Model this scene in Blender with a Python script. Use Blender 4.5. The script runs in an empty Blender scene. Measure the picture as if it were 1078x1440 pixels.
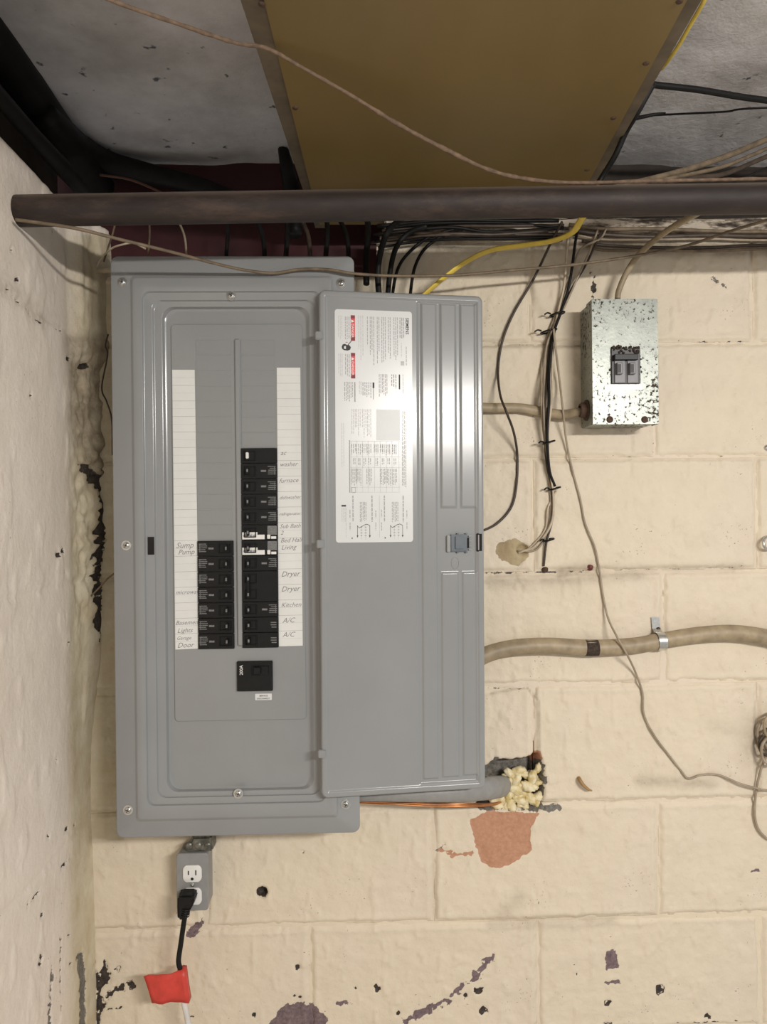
import bpy, bmesh, math, random
import numpy as np
from mathutils import Vector, Matrix

random.seed(7)
rng = np.random.default_rng(7)
S = bpy.context.scene
C = S.collection

# ------------------------------------------------------------------ camera
F, CAM_D, CAM_Z = 1040.0, 1.305, 1.45          # focal length in px of a 1078x1440 frame
YAW, ROLL = math.radians(1.64), math.radians(0.6)
_f = Vector((math.sin(YAW), math.cos(YAW), 0))
_r0 = Vector((math.cos(YAW), -math.sin(YAW), 0))
_u0 = Vector((0, 0, 1))
_r = _r0 * math.cos(ROLL) - _u0 * math.sin(ROLL)
_u = _u0 * math.cos(ROLL) + _r0 * math.sin(ROLL)
CAM = Vector((0, -CAM_D, CAM_Z))
cd = bpy.data.cameras.new('camera')
cd.sensor_width = 36.0
cd.lens = 36.0 * F / 1440.0
cd.clip_start = 0.02
co = bpy.data.objects.new('camera', cd)
m3 = Matrix((_r, _u, -_f)).transposed()
co.matrix_world = Matrix.Translation(CAM) @ m3.to_4x4()
C.objects.link(co)
S.camera = co

# ------------------------------------------------------------------ world, lights, exposure
w = bpy.data.worlds.new('world')
S.world = w
w.use_nodes = True
bg = w.node_tree.nodes['Background']
bg.inputs[0].default_value = (1.0, 0.985, 0.965, 1)
bg.inputs[1].default_value = 0.44


def tube_lamp(name, loc, look, energy, color, sx, sy):
    l = bpy.data.lights.new(name, 'AREA')
    l.shape = 'RECTANGLE'
    l.size, l.size_y = sx, sy
    l.energy, l.color = energy, color
    o = bpy.data.objects.new(name, l)
    o.location = loc
    o.rotation_euler = (Vector(look) - Vector(loc)).to_track_quat('-Z', 'Y').to_euler()
    C.objects.link(o)
    return o


# a fluorescent tube under the ceiling behind the camera (its long glint shows on the door)
tube_lamp('tube_light', (0.92, -2.0, 1.865), (0.0, 0.0, -0.3), 34.0, (1.0, 0.96, 0.905), 0.66, 0.06)

S.view_settings.view_transform = 'Standard'
S.view_settings.look = 'None'
S.view_settings.gamma = 1.0
S.view_settings.use_curve_mapping = False
S.view_settings.exposure = 0.0

# ------------------------------------------------------------------ measuring helpers


def ray(px, py):
    return _r * ((px - 539) / F) - _u * ((py - 720) / F) + _f


def at(px, py, Y=0.0):                       # point of the plane y = Y (parallel to the back wall)
    d = ray(px, py)
    return CAM + d * ((Y + CAM_D) / d.y)


def atz(px, py, z):
    d = ray(px, py)
    return CAM + d * ((z - CAM_Z) / d.z)


def atx(px, py, x):
    d = ray(px, py)
    return CAM + d * (x / d.x)


def to_px(x, y, z):                          # measured photo position of points on the walls
    dx, dy, dz = x - CAM.x, y - CAM.y, z - CAM.z
    a = dx * _r.x + dy * _r.y + dz * _r.z
    b = dx * _u.x + dy * _u.y + dz * _u.z
    c = np.maximum(dx * _f.x + dy * _f.y + dz * _f.z, 1e-3)
    return 539 + F * a / c, 720 - F * b / c


# ------------------------------------------------------------------ noise and masks


def _hash(ix, iy, seed):
    h = (ix.astype(np.int64) * 374761393 + iy.astype(np.int64) * 668265263 + seed * 982451653) & 0x7fffffff
    h = ((h ^ (h >> 13)) * 1274126177) & 0x7fffffff
    return ((h ^ (h >> 16)) & 0xffff) / 65535.0


def vnoise(x, y, seed=0):
    ix, iy = np.floor(x), np.floor(y)
    fx, fy = x - ix, y - iy
    fx, fy = fx * fx * (3 - 2 * fx), fy * fy * (3 - 2 * fy)
    a, b = _hash(ix, iy, seed), _hash(ix + 1, iy, seed)
    c, d = _hash(ix, iy + 1, seed), _hash(ix + 1, iy + 1, seed)
    return (a + (b - a) * fx) * (1 - fy) + (c + (d - c) * fx) * fy


def fbm(x, y, seed=0, oct=4):
    s, amp, t = 0, 1.0, 0
    for i in range(oct):
        s = s + amp * vnoise(x * 2 ** i, y * 2 ** i, seed + i)
        t += amp
        amp *= 0.5
    return s / t


def sstep(a, b, v):
    t = np.clip((v - a) / (b - a), 0, 1)
    return t * t * (3 - 2 * t)


def seg_dist(px, py, pts):
    best = np.full(px.shape, 1e9)
    for (ax, ay), (bx, by) in zip(pts[:-1], pts[1:]):
        vx, vy = bx - ax, by - ay
        t = np.clip(((px - ax) * vx + (py - ay) * vy) / max(vx * vx + vy * vy, 1e-9), 0, 1)
        best = np.minimum(best, np.hypot(px - ax - t * vx, py - ay - t * vy))
    return best


def poly_sd(px, py, pts):
    ring = list(pts) + [pts[0]]
    d = seg_dist(px, py, ring)
    ins = np.zeros(px.shape, bool)
    for (ax, ay), (bx, by) in zip(ring[:-1], ring[1:]):
        if ay == by:
            continue
        c = ((ay > py) != (by > py)) & (px < (bx - ax) * (py - ay) / (by - ay) + ax)
        ins ^= c
    return np.where(ins, -d, d)


def mk(sd, soft=3.0):
    return np.clip(0.5 - sd / (2 * soft), 0, 1)


# ------------------------------------------------------------------ materials


class NT:
    def __init__(s, name):
        s.m = bpy.data.materials.new(name)
        s.m.use_nodes = True
        s.t = s.m.node_tree
        s.b = s.t.nodes['Principled BSDF']

    def n(s, kind, **kw):
        nd = s.t.nodes.new(kind)
        for k, v in kw.items():
            if k.startswith('i_'):
                nd.inputs[int(k[2:]) if k[2:].isdigit() else k[2:]].default_value = v
            else:
                setattr(nd, k, v)
        return nd

    def l(s, a, b):
        s.t.links.new(a, b)

    def noise(s, scale, detail=4.0, rough=0.55, stretch=None):
        tc = s.n('ShaderNodeTexCoord')
        nz = s.n('ShaderNodeTexNoise')
        nz.inputs['Scale'].default_value = scale
        nz.inputs['Detail'].default_value = detail
        nz.inputs['Roughness'].default_value = rough
        if stretch:
            mp = s.n('ShaderNodeMapping')
            mp.inputs['Scale'].default_value = stretch
            s.l(tc.outputs['Object'], mp.inputs['Vector'])
            s.l(mp.outputs['Vector'], nz.inputs['Vector'])
        else:
            s.l(tc.outputs['Object'], nz.inputs['Vector'])
        return nz.outputs['Fac']

    def ramp(s, fac, stops):
        r = s.n('ShaderNodeValToRGB')
        e = r.color_ramp.elements
        while len(e) < len(stops):
            e.new(0.5)
        for el, (p, c) in zip(e, stops):
            el.position = p
            el.color = (*c, 1) if len(c) == 3 else c
        s.l(fac, r.inputs['Fac'])
        return r.outputs['Color']

    def mix(s, fac, a, b, mode='MIX'):
        m = s.n('ShaderNodeMix', data_type='RGBA', blend_type=mode)
        for sock, v in ((m.inputs['Factor'], fac), (m.inputs[6], a), (m.inputs[7], b)):
            if hasattr(v, 'is_output'):
                s.l(v, sock)
            else:
                sock.default_value = v if not isinstance(v, tuple) else (*v, 1)[:4]
        return m.outputs[2]

    def math(s, op, a, b=0.0):
        m = s.n('ShaderNodeMath', operation=op)
        for sock, v in ((m.inputs[0], a), (m.inputs[1], b)):
            if hasattr(v, 'is_output'):
                s.l(v, sock)
            else:
                sock.default_value = v
        return m.outputs[0]

    def bump(s, h, strength=0.3, dist=0.002):
        b = s.n('ShaderNodeBump')
        b.inputs['Strength'].default_value = strength
        b.inputs['Distance'].default_value = dist
        s.l(h, b.inputs['Height'])
        s.l(b.outputs['Normal'], s.b.inputs['Normal'])

    def set(s, color=None, rough=None, metal=None, spec=None):
        for key, v in (('Base Color', color), ('Roughness', rough), ('Metallic', metal), ('Specular IOR Level', spec)):
            if v is None:
                continue
            if hasattr(v, 'is_output'):
                s.l(v, s.b.inputs[key])
            else:
                s.b.inputs[key].default_value = (*v, 1) if isinstance(v, tuple) else v
        return s.m


def srgb(r, g, b):
    f = lambda c: (c / 255) / 12.92 if c <= 10 else ((c / 255 + 0.055) / 1.055) ** 2.4
    return (f(r), f(g), f(b))


def simple(name, col, rough=0.5, metal=0.0, var=0.12, scale=60, bump=0.0, spec=0.5):
    t = NT(name)
    nz = t.noise(scale, 4)
    lo = tuple(max(c * (1 - var), 0) for c in col)
    hi = tuple(min(c * (1 + var), 1) for c in col)
    c = t.ramp(nz, [(0.3, lo), (0.7, hi)])
    t.set(c, rough, metal, spec)
    if bump:
        t.bump(nz, bump)
    return t.m


def wall_paint(name, pa, pb):
    t = NT(name)
    big = t.noise(2.3, 3)
    mid = t.noise(22, 5, 0.6)
    fine = t.noise(125, 5, 0.62)
    base = t.ramp(big, [(0.36, pa), (0.66, pb)])
    base = t.mix(t.math('MULTIPLY', t.math('SUBTRACT', mid, 0.42), 0.6), base, (0.52, 0.43, 0.32))
    a = t.n('ShaderNodeVertexColor', layer_name='wear')
    b = t.n('ShaderNodeVertexColor', layer_name='wear2')
    sa, sb = t.n('ShaderNodeSeparateColor'), t.n('ShaderNodeSeparateColor')
    t.l(a.outputs['Color'], sa.inputs[0])
    t.l(b.outputs['Color'], sb.inputs[0])
    n2 = t.noise(150, 5, 0.7)

    def edge(m, k=0.6, lo=0.44, hi=0.54):
        v = t.math('ADD', m, t.math('MULTIPLY', t.math('SUBTRACT', n2, 0.5), k))
        r = t.n('ShaderNodeMapRange', interpolation_type='SMOOTHSTEP')
        r.inputs[1].default_value = lo
        r.inputs[2].default_value = hi
        t.l(v, r.inputs[0])
        return r.outputs[0]
    sp = t.n('ShaderNodeMapRange', interpolation_type='SMOOTHSTEP')      # scattered specks of dirt and pinholes
    sp.inputs[1].default_value, sp.inputs[2].default_value = 0.735, 0.80
    t.l(t.math('ADD', t.noise(260, 2, 0.5), t.math('MULTIPLY', t.math('SUBTRACT', t.noise(9, 3), 0.5), 0.35)), sp.inputs[0])
    base = t.mix(t.math('MULTIPLY', sp.outputs[0], 0.75), base, (0.15, 0.11, 0.08))
    # grime with painted-in shade (soft), tan patch, yellowed paint, mortar, terracotta, purple undercoat, black holes and cracks
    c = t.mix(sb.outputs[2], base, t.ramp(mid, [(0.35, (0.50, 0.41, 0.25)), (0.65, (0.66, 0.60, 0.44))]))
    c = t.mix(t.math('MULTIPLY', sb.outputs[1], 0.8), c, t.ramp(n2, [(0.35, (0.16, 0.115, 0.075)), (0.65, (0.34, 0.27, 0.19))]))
    c = t.mix(edge(sb.outputs[0]), c, t.ramp(mid, [(0.35, (0.33, 0.25, 0.14)), (0.65, (0.47, 0.38, 0.23))]))
    c = t.mix(edge(a.outputs['Alpha'], 0.9), c, t.ramp(n2, [(0.3, (0.075, 0.068, 0.06)), (0.7, (0.25, 0.23, 0.20))]))
    c = t.mix(edge(sa.outputs[1], 0.5), c, t.ramp(n2, [(0.3, (0.42, 0.21, 0.125)), (0.7, (0.55, 0.30, 0.19))]))
    c = t.mix(edge(sa.outputs[0], 0.9), c, t.ramp(n2, [(0.3, (0.10, 0.07, 0.075)), (0.7, (0.26, 0.19, 0.20))]))
    c = t.mix(edge(sa.outputs[2], 0.9), c, t.ramp(n2, [(0.35, (0.02, 0.016, 0.013)), (0.7, (0.085, 0.065, 0.055))]))
    t.set(c, 0.62, 0, 0.35)
    hgt = t.math('ADD', t.math('MULTIPLY', mid, 1.0), t.math('MULTIPLY', fine, 0.9))
    t.bump(hgt, 0.5, 0.0025)
    return t.m


M = {}
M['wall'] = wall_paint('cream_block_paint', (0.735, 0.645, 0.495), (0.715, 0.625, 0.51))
M['wall_left'] = wall_paint('cream_plaster_paint', (0.80, 0.72, 0.64), (0.78, 0.695, 0.60))


def enamel():
    t = NT('grey_enamel')
    n = t.noise(7, 3)
    c = t.ramp(n, [(0.3, (0.262, 0.269, 0.272)), (0.7, (0.288, 0.295, 0.297))])
    t.set(c, 0.19, 0, 0.5)
    t.bump(t.noise(900, 2), 0.03, 0.0004)
    return t.m


M['enamel'] = enamel()
M['enamel_dark'] = simple('grey_enamel_plate', (0.267, 0.274, 0.276), 0.3, 0, 0.03, 8)
M['black'] = simple('black_plastic', (0.007, 0.007, 0.007), 0.4, 0, 0.2, 90, 0, 0.3)
M['black_soft'] = simple('black_rubber', (0.009, 0.0085, 0.008), 0.55, 0, 0.3, 60, 0, 0.25)
M['print_grey'] = simple('grey_print', (0.17, 0.17, 0.17), 0.6, 0, 0.4, 500)
M['white'] = simple('white_plastic', (0.78, 0.77, 0.74), 0.4, 0, 0.04, 40)
M['paper'] = simple('white_paper', (0.74, 0.74, 0.72), 0.55, 0, 0.03, 30)
M['label'] = simple('glossy_label', (0.68, 0.69, 0.69), 0.24, 0, 0.02, 20)
M['ink'] = simple('black_ink', (0.03, 0.03, 0.03), 0.6, 0, 0.1)
M['ink_grey'] = simple('grey_ink', (0.33, 0.33, 0.33), 0.5, 0, 0.15, 300)
M['ink_light'] = simple('pale_ink', (0.50, 0.50, 0.50), 0.5, 0, 0.15, 300)
M['pencil'] = simple('pen_ink', (0.22, 0.22, 0.23), 0.6, 0, 0.2, 300)
M['red_ink'] = simple('red_ink', (0.62, 0.05, 0.06), 0.4, 0, 0.1)
M['steel'] = simple('zinc_steel', (0.62, 0.62, 0.60), 0.28, 0.9, 0.15, 200)
M['slate'] = simple('slate_plastic', (0.085, 0.105, 0.125), 0.38, 0, 0.1, 60)
M['copper'] = simple('copper_wire', (0.60, 0.27, 0.12), 0.35, 0.9, 0.2, 80)
M['grey_cable'] = simple('grey_jacket', (0.27, 0.265, 0.255), 0.45, 0, 0.1, 80)
M['beige'] = simple('beige_jacket', (0.335, 0.265, 0.17), 0.5, 0, 0.25, 45, 0.1)
M['beige_dark'] = simple('dusty_brown_jacket', (0.16, 0.118, 0.075), 0.6, 0, 0.35, 60, 0.1)
M['twine'] = simple('fuzzy_brown_cord', (0.165, 0.108, 0.07), 0.8, 0, 0.35, 120, 0.3)
M['wire'] = simple('grey_beige_wire', (0.34, 0.275, 0.20), 0.5, 0, 0.2, 60)
M['wire_pale'] = simple('pale_wire', (0.55, 0.46, 0.34), 0.5, 0, 0.2, 60)
M['dark_wire'] = simple('dark_brown_wire', (0.055, 0.038, 0.026), 0.5, 0, 0.4, 60)
M['yellow'] = simple('yellow_jacket', (0.70, 0.52, 0.075), 0.42, 0, 0.12, 30)
M['tape'] = simple('red_tape', (0.62, 0.055, 0.04), 0.45, 0, 0.12, 70, 0.1)
M['white_cord'] = simple('white_cord', (0.66, 0.63, 0.60), 0.4, 0, 0.1, 50)
M['joist'] = simple('grey_brown_timber', (0.135, 0.105, 0.07), 0.75, 0, 0.25, 30, 0.2)
M['rust'] = simple('rusty_screw', (0.075, 0.04, 0.025), 0.8, 0, 0.4, 300, 0.3)
M['handy'] = simple('grey_box_paint', (0.26, 0.26, 0.255), 0.4, 0, 0.08, 40)
M['hole'] = simple('dark_hole', (0.012, 0.01, 0.009), 0.9, 0, 0.2)
M['dirt'] = simple('crusted_dirt', (0.05, 0.035, 0.026), 0.95, 0, 0.5, 300, 0.6)


def iron():
    t = NT('dusty_iron')
    n = t.noise(14, 6, 0.65, (0.35, 1, 1))
    n = t.math('ADD', t.math('MULTIPLY', n, 0.6), t.math('MULTIPLY', t.noise(60, 6, 0.75, (0.3, 1, 1)), 0.45))
    c = t.ramp(n, [(0.3, (0.014, 0.010, 0.009)), (0.55, (0.034, 0.024, 0.021)), (0.75, (0.09, 0.06, 0.047))])
    g = t.n('ShaderNodeNewGeometry')
    sp = t.n('ShaderNodeSeparateXYZ')
    t.l(g.outputs['Normal'], sp.inputs[0])
    mr = t.n('ShaderNodeMapRange', interpolation_type='SMOOTHSTEP')
    mr.inputs[1].default_value, mr.inputs[2].default_value = 0.35, 0.95
    t.l(sp.outputs['Z'], mr.inputs[0])
    c = t.mix(t.math('MULTIPLY', mr.outputs[0], t.math('ADD', t.math('MULTIPLY', n, 1.0), 0.3)), c, (0.20, 0.16, 0.13))   # settled dust
    t.set(c, 0.6, 0.1, 0.4)
    t.bump(n, 0.4, 0.002)
    return t.m


M['iron'] = iron()


def zinc():
    t = NT('speckled_zinc')
    a = t.noise(60, 6, 0.7)
    b = t.noise(170, 5, 0.72)
    c = t.ramp(a, [(0.3, (0.20, 0.22, 0.195)), (0.7, (0.30, 0.32, 0.28))])
    sp = t.n('ShaderNodeMapRange', interpolation_type='SMOOTHSTEP')
    sp.inputs[1].default_value, sp.inputs[2].default_value = 0.555, 0.605
    t.l(t.math('ADD', t.math('MULTIPLY', b, 0.75), t.math('MULTIPLY', t.noise(9, 2), 0.28)), sp.inputs[0])
    c = t.mix(sp.outputs[0], c, (0.05, 0.033, 0.02))
    t.set(c, t.mix(sp.outputs[0], (0.33, 0.33, 0.33), (0.9, 0.9, 0.9)), 0, 0.7)
    t.b.inputs['Metallic'].default_value = 0.22
    t.bump(b, 0.15, 0.001)
    return t.m


M['zinc'] = zinc()
M['zinc_dark'] = simple('tarnished_zinc', (0.16, 0.155, 0.13), 0.4, 0.5, 0.5, 110, 0.3)


def hardboard():
    t = NT('ochre_board')
    a = t.noise(3.0, 5, 0.6, (1, 0.4, 1))
    b = t.noise(60, 4)
    c = t.ramp(a, [(0.3, (0.16, 0.107, 0.034)), (0.7, (0.22, 0.15, 0.055))])
    c = t.mix(t.math('MULTIPLY', t.math('SUBTRACT', b, 0.4), 0.5), c, (0.20, 0.14, 0.05))
    t.set(c, 0.42, 0, 0.4)
    t.bump(a, 0.1, 0.002)
    return t.m


M['board'] = hardboard()


def concrete():
    t = NT('grey_concrete')
    a = t.noise(5, 6, 0.62)
    b = t.noise(70, 5, 0.6)
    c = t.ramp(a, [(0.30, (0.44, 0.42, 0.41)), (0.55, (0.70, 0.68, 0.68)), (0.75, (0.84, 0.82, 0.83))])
    sp = t.n('ShaderNodeMapRange')
    sp.inputs[1].default_value, sp.inputs[2].default_value = 0.68, 0.73
    t.l(t.noise(38, 3, 0.5), sp.inputs[0])
    c = t.mix(sp.outputs[0], c, (0.14, 0.145, 0.16))
    t.set(c, 0.85, 0, 0.2)
    t.bump(t.math('ADD', a, t.math('MULTIPLY', b, 0.5)), 0.6, 0.006)
    return t.m


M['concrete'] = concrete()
M['red_beam'] = simple('oxide_red_paint', (0.05, 0.008, 0.010), 0.6, 0, 0.35, 12, 0.3)
M['dark_rim'] = simple('old_dark_timber', (0.035, 0.027, 0.021), 0.85, 0, 0.4, 25, 0.3)


def sill_mat():
    t = NT('peeling_white_sill')
    a = t.noise(45, 6, 0.7, (0.4, 1, 1.6))
    c = t.ramp(a, [(0.38, (0.05, 0.04, 0.033)), (0.46, (0.22, 0.18, 0.14)), (0.55, (0.55, 0.48, 0.39))])
    t.set(c, 0.8, 0, 0.2)
    t.bump(a, 0.6, 0.004)
    return t.m


M['sill'] = sill_mat()


def foam_mat():
    t = NT('yellow_foam')
    a = t.noise(70, 4)
    c = t.ramp(a, [(0.35, (0.60, 0.47, 0.20)), (0.6, (0.80, 0.72, 0.50))])
    t.set(c, 0.55, 0, 0.4)
    t.b.inputs['Subsurface Weight'].default_value = 0.15
    t.b.inputs['Subsurface Radius'].default_value = (0.004, 0.003, 0.0015)
    t.bump(a, 0.2, 0.002)
    return t.m


M['foam'] = foam_mat()
M['floor'] = simple('concrete_floor', (0.50, 0.48, 0.45), 0.8, 0, 0.2, 6, 0.2)
# ------------------------------------------------------------------ object helpers


def empty(name, label, cat, loc, group=None):
    o = bpy.data.objects.new(name, None)
    o.empty_display_size = 0.03
    o.location = loc
    o['label'], o['category'] = label, cat
    if group:
        o['group'] = group
    C.objects.link(o)
    return o


def base_loc(o):
    v = Vector((0, 0, 0))
    while o is not None:
        v += o.location
        o = o.parent
    return v


def put(name, me, mats, parent=None, origin=None, smooth=True, label=None, cat=None, group=None, kind=None):
    """Link a mesh given in world coordinates; its origin becomes `origin` (or its parent's)."""
    if isinstance(me, bmesh.types.BMesh):
        bm, me = me, bpy.data.meshes.new(name)
        bm.to_mesh(me)
        bm.free()
    if not isinstance(mats, (list, tuple)):
        mats = [mats]
    for m in mats:
        me.materials.append(M[m] if isinstance(m, str) else m)
    if smooth:
        me.polygons.foreach_set('use_smooth', [True] * len(me.polygons))
        if smooth == 'auto':
            me.set_sharp_from_angle(angle=math.radians(38))
    o = bpy.data.objects.new(name, me)
    b = base_loc(parent) if parent else Vector((0, 0, 0))
    if origin is None:
        origin = b
    me.transform(Matrix.Translation(-Vector(origin)))
    o.parent = parent
    o.location = Vector(origin) - b
    if label:
        o['label'] = label
    if cat:
        o['category'] = cat
    if group:
        o['group'] = group
    if kind:
        o['kind'] = kind
    C.objects.link(o)
    return o


def mesh_np(name, verts, faces):
    me = bpy.data.meshes.new(name)
    me.from_pydata([tuple(v) for v in verts], [], [tuple(f) for f in faces])
    me.update()
    return me


def box(bm, a, b, mi=0, bev=0.0, seg=2):
    x0, x1 = sorted((a[0], b[0]))
    y0, y1 = sorted((a[1], b[1]))
    z0, z1 = sorted((a[2], b[2]))
    t = bmesh.new()
    bmesh.ops.create_cube(t, size=1)
    for v in t.verts:
        v.co = Vector(((x0 + x1) / 2 + v.co.x * (x1 - x0), (y0 + y1) / 2 + v.co.y * (y1 - y0), (z0 + z1) / 2 + v.co.z * (z1 - z0)))
    if bev:
        bmesh.ops.bevel(t, geom=t.edges[:], offset=bev, segments=seg, affect='EDGES', clamp_overlap=True)
    for f in t.faces:
        f.material_index = mi
    merge(bm, t)
    return bm


def merge(bm, t):
    me = bpy.data.meshes.new('tmp')
    t.to_mesh(me)
    t.free()
    bm.from_mesh(me)
    bpy.data.meshes.remove(me)


def quad(bm, pts, mi=0):
    f = bm.faces.new([bm.verts.new(p) for p in pts])
    f.material_index = mi
    return f


def smooth_path(pts, per=8):
    P = [np.array(p, float) for p in pts]
    if len(P) == 2:
        return [P[0] + (P[1] - P[0]) * i / per for i in range(per + 1)]
    Q = [2 * P[0] - P[1]] + P + [2 * P[-1] - P[-2]]
    out = []
    for i in range(1, len(Q) - 2):
        p0, p1, p2, p3 = Q[i - 1:i + 3]
        for k in range(per):
            t = k / per
            out.append(0.5 * ((2 * p1) + (-p0 + p2) * t + (2 * p0 - 5 * p1 + 4 * p2 - p3) * t * t + (-p0 + 3 * p1 - 3 * p2 + p3) * t ** 3))
    out.append(P[-1])
    return out


def tube(bm, pts, r, seg=8, per=8, flat=1.0, mi=0, wob=0.0, ends=True):
    """Round (or flattened) cable along a smooth path; r may be a list along the way."""
    path = smooth_path(pts, per)
    n = len(path)
    rs = np.interp(np.linspace(0, 1, n), np.linspace(0, 1, len(r)), r) if isinstance(r, (list, tuple)) else np.full(n, r)
    T = [Vector(path[min(i + 1, n - 1)] - path[max(i - 1, 0)]).normalized() for i in range(n)]
    side = Vector((0, 1, 0))
    rings = []
    for i in range(n):
        a = side - T[i] * side.dot(T[i])
        if a.length < 1e-4:
            a = Vector((1, 0, 0)) - T[i] * T[i].x
        a.normalize()
        side = a
        b = T[i].cross(a)
        rr = rs[i] * (1 + wob * (random.random() - 0.5))
        ring = []
        for k in range(seg):
            th = 2 * math.pi * k / seg
            ring.append(bm.verts.new(Vector(path[i]) + a * (math.cos(th) * rr * flat) + b * (math.sin(th) * rr)))
        rings.append(ring)
    for i in range(n - 1):
        for k in range(seg):
            f = bm.faces.new((rings[i][k], rings[i][(k + 1) % seg], rings[i + 1][(k + 1) % seg], rings[i + 1][k]))
            f.material_index = mi
    if ends:
        for f in (bm.faces.new(rings[0]), bm.faces.new(list(reversed(rings[-1])))):
            f.material_index = mi
    return bm


def P3(l):                                   # [(px, py, Y), ...] measured on the photo -> world points
    return [at(*p) for p in l]


def cable(name, label, pts, r, mat, cat='cable', group=None, flat=1.0, seg=8, wob=0.0, per=8):
    bm = bmesh.new()
    W = P3(pts)
    tube(bm, W, r, seg, per, flat, 0, wob)
    bmesh.ops.recalc_face_normals(bm, faces=bm.faces[:])
    return put(name, bm, mat, origin=W[0], label=label, cat=cat, group=group)


def wire_part(name, pts, r, mat, parent, flat=1.0, seg=6, label=None):
    bm = bmesh.new()
    tube(bm, P3(pts), r, seg, 8, flat)
    bmesh.ops.recalc_face_normals(bm, faces=bm.faces[:])
    return put(name, bm, mat, parent, label=label)


def lathe(bm, c, axis, prof, seg=20, mi=0):
    """prof: (radius, height along axis)"""
    axis = Vector(axis).normalized()
    a = axis.orthogonal().normalized()
    b = axis.cross(a)
    rings = []
    for r, h in prof:
        if r < 1e-6:
            rings.append([bm.verts.new(Vector(c) + axis * h)])
        else:
            rings.append([bm.verts.new(Vector(c) + axis * h + a * (r * math.cos(2 * math.pi * k / seg)) + b * (r * math.sin(2 * math.pi * k / seg))) for k in range(seg)])
    for A, B in zip(rings[:-1], rings[1:]):
        for k in range(seg):
            k2 = (k + 1) % seg
            if len(A) == 1 and len(B) == 1:
                continue
            if len(A) == 1:
                f = bm.faces.new((A[0], B[k], B[k2]))
            elif len(B) == 1:
                f = bm.faces.new((A[k], B[0], A[k2]))
            else:
                f = bm.faces.new((A[k], B[k], B[k2], A[k2]))
            f.material_index = mi
    return bm


def rrect(x0, x1, z0, z1, r, n=6):
    pts = []
    for cx, cz, a0 in ((x1 - r, z1 - r, 0), (x0 + r, z1 - r, 90), (x0 + r, z0 + r, 180), (x1 - r, z0 + r, 270)):
        for k in range(n + 1):
            a = math.radians(a0 + 90 * k / n)
            pts.append((cx + r * math.cos(a), cz + r * math.sin(a)))
    return pts


def loft(bm, rings, cap_last=True, cap_first=False, mi=0):
    """rings: (x0, x1, z0, z1, corner radius, y)"""
    R = [[bm.verts.new((x, y, z)) for x, z in rrect(x0, x1, z0, z1, r)] for x0, x1, z0, z1, r, y in rings]
    for A, B in zip(R[:-1], R[1:]):
        for k in range(len(A)):
            k2 = (k + 1) % len(A)
            bm.faces.new((A[k], A[k2], B[k2], B[k])).material_index = mi
    if cap_last:
        bm.faces.new(R[-1]).material_index = mi
    if cap_first:
        bm.faces.new(list(reversed(R[0]))).material_index = mi
    return bm


def pxr(l, t, r, b, y, rad):                 # photo rectangle on plane y -> loft ring
    my, mx = (t + b) / 2, (l + r) / 2
    return (at(l, my, y).x, at(r, my, y).x, at(mx, b, y).z, at(mx, t, y).z, rad, y)


def plate(bm, l, t, r, b, y0, y1, rad, bev=0.0006, mi=0):
    a = pxr(l, t, r, b, y1, rad)
    x0, x1, z0, z1 = a[:4]
    loft(bm, [(x0, x1, z0, z1, rad, y0), (x0, x1, z0, z1, rad, y1 + bev), (x0 + bev, x1 - bev, z0 + bev, z1 - bev, max(rad - bev, 2e-4), y1)], True, True, mi)
    return bm


def prism(bm, pts, y0, y1, shrink, bev):
    a = [at(px, py, -.045) for px, py in pts]
    cx, cz = sum(p.x for p in a) / len(a), sum(p.z for p in a) / len(a)
    t = bmesh.new()
    lo = [t.verts.new((p.x, y0, p.z)) for p in a]
    hi = [t.verts.new((cx + (p.x - cx) * shrink, y1, cz + (p.z - cz) * shrink)) for p in a]
    t.faces.new(lo)
    t.faces.new(hi[::-1])
    for i in range(len(a)):
        k = (i + 1) % len(a)
        t.faces.new((lo[i], hi[i], hi[k], lo[k]))
    bmesh.ops.recalc_face_normals(t, faces=t.faces[:])
    bmesh.ops.bevel(t, geom=t.edges[:], offset=bev, segments=3, affect='EDGES')
    merge(bm, t)


def text_into(bm, s, size, origin, xa, ya, mi=0, shear=0.0, align='LEFT', thin=0.0):
    """Lettering as flat mesh: origin, writing direction xa, up direction ya (world vectors)."""
    cu = bpy.data.curves.new('t', 'FONT')
    cu.body, cu.size, cu.shear, cu.align_x = s, size, shear, align
    cu.resolution_u = 2
    cu.offset = thin
    ob = bpy.data.objects.new('t', cu)
    C.objects.link(ob)
    bpy.context.view_layer.update()
    me = bpy.data.meshes.new_from_object(ob.evaluated_get(bpy.context.evaluated_depsgraph_get()))
    C.objects.unlink(ob)
    bpy.data.objects.remove(ob)
    xa, ya = Vector(xa).normalized(), Vector(ya).normalized()
    t = bmesh.new()
    t.from_mesh(me)
    bpy.data.meshes.remove(me)
    for v in t.verts:
        v.co = Vector(origin) + xa * v.co.x + ya * v.co.y
    for f in t.faces:
        f.material_index = mi
    merge(bm, t)


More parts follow.
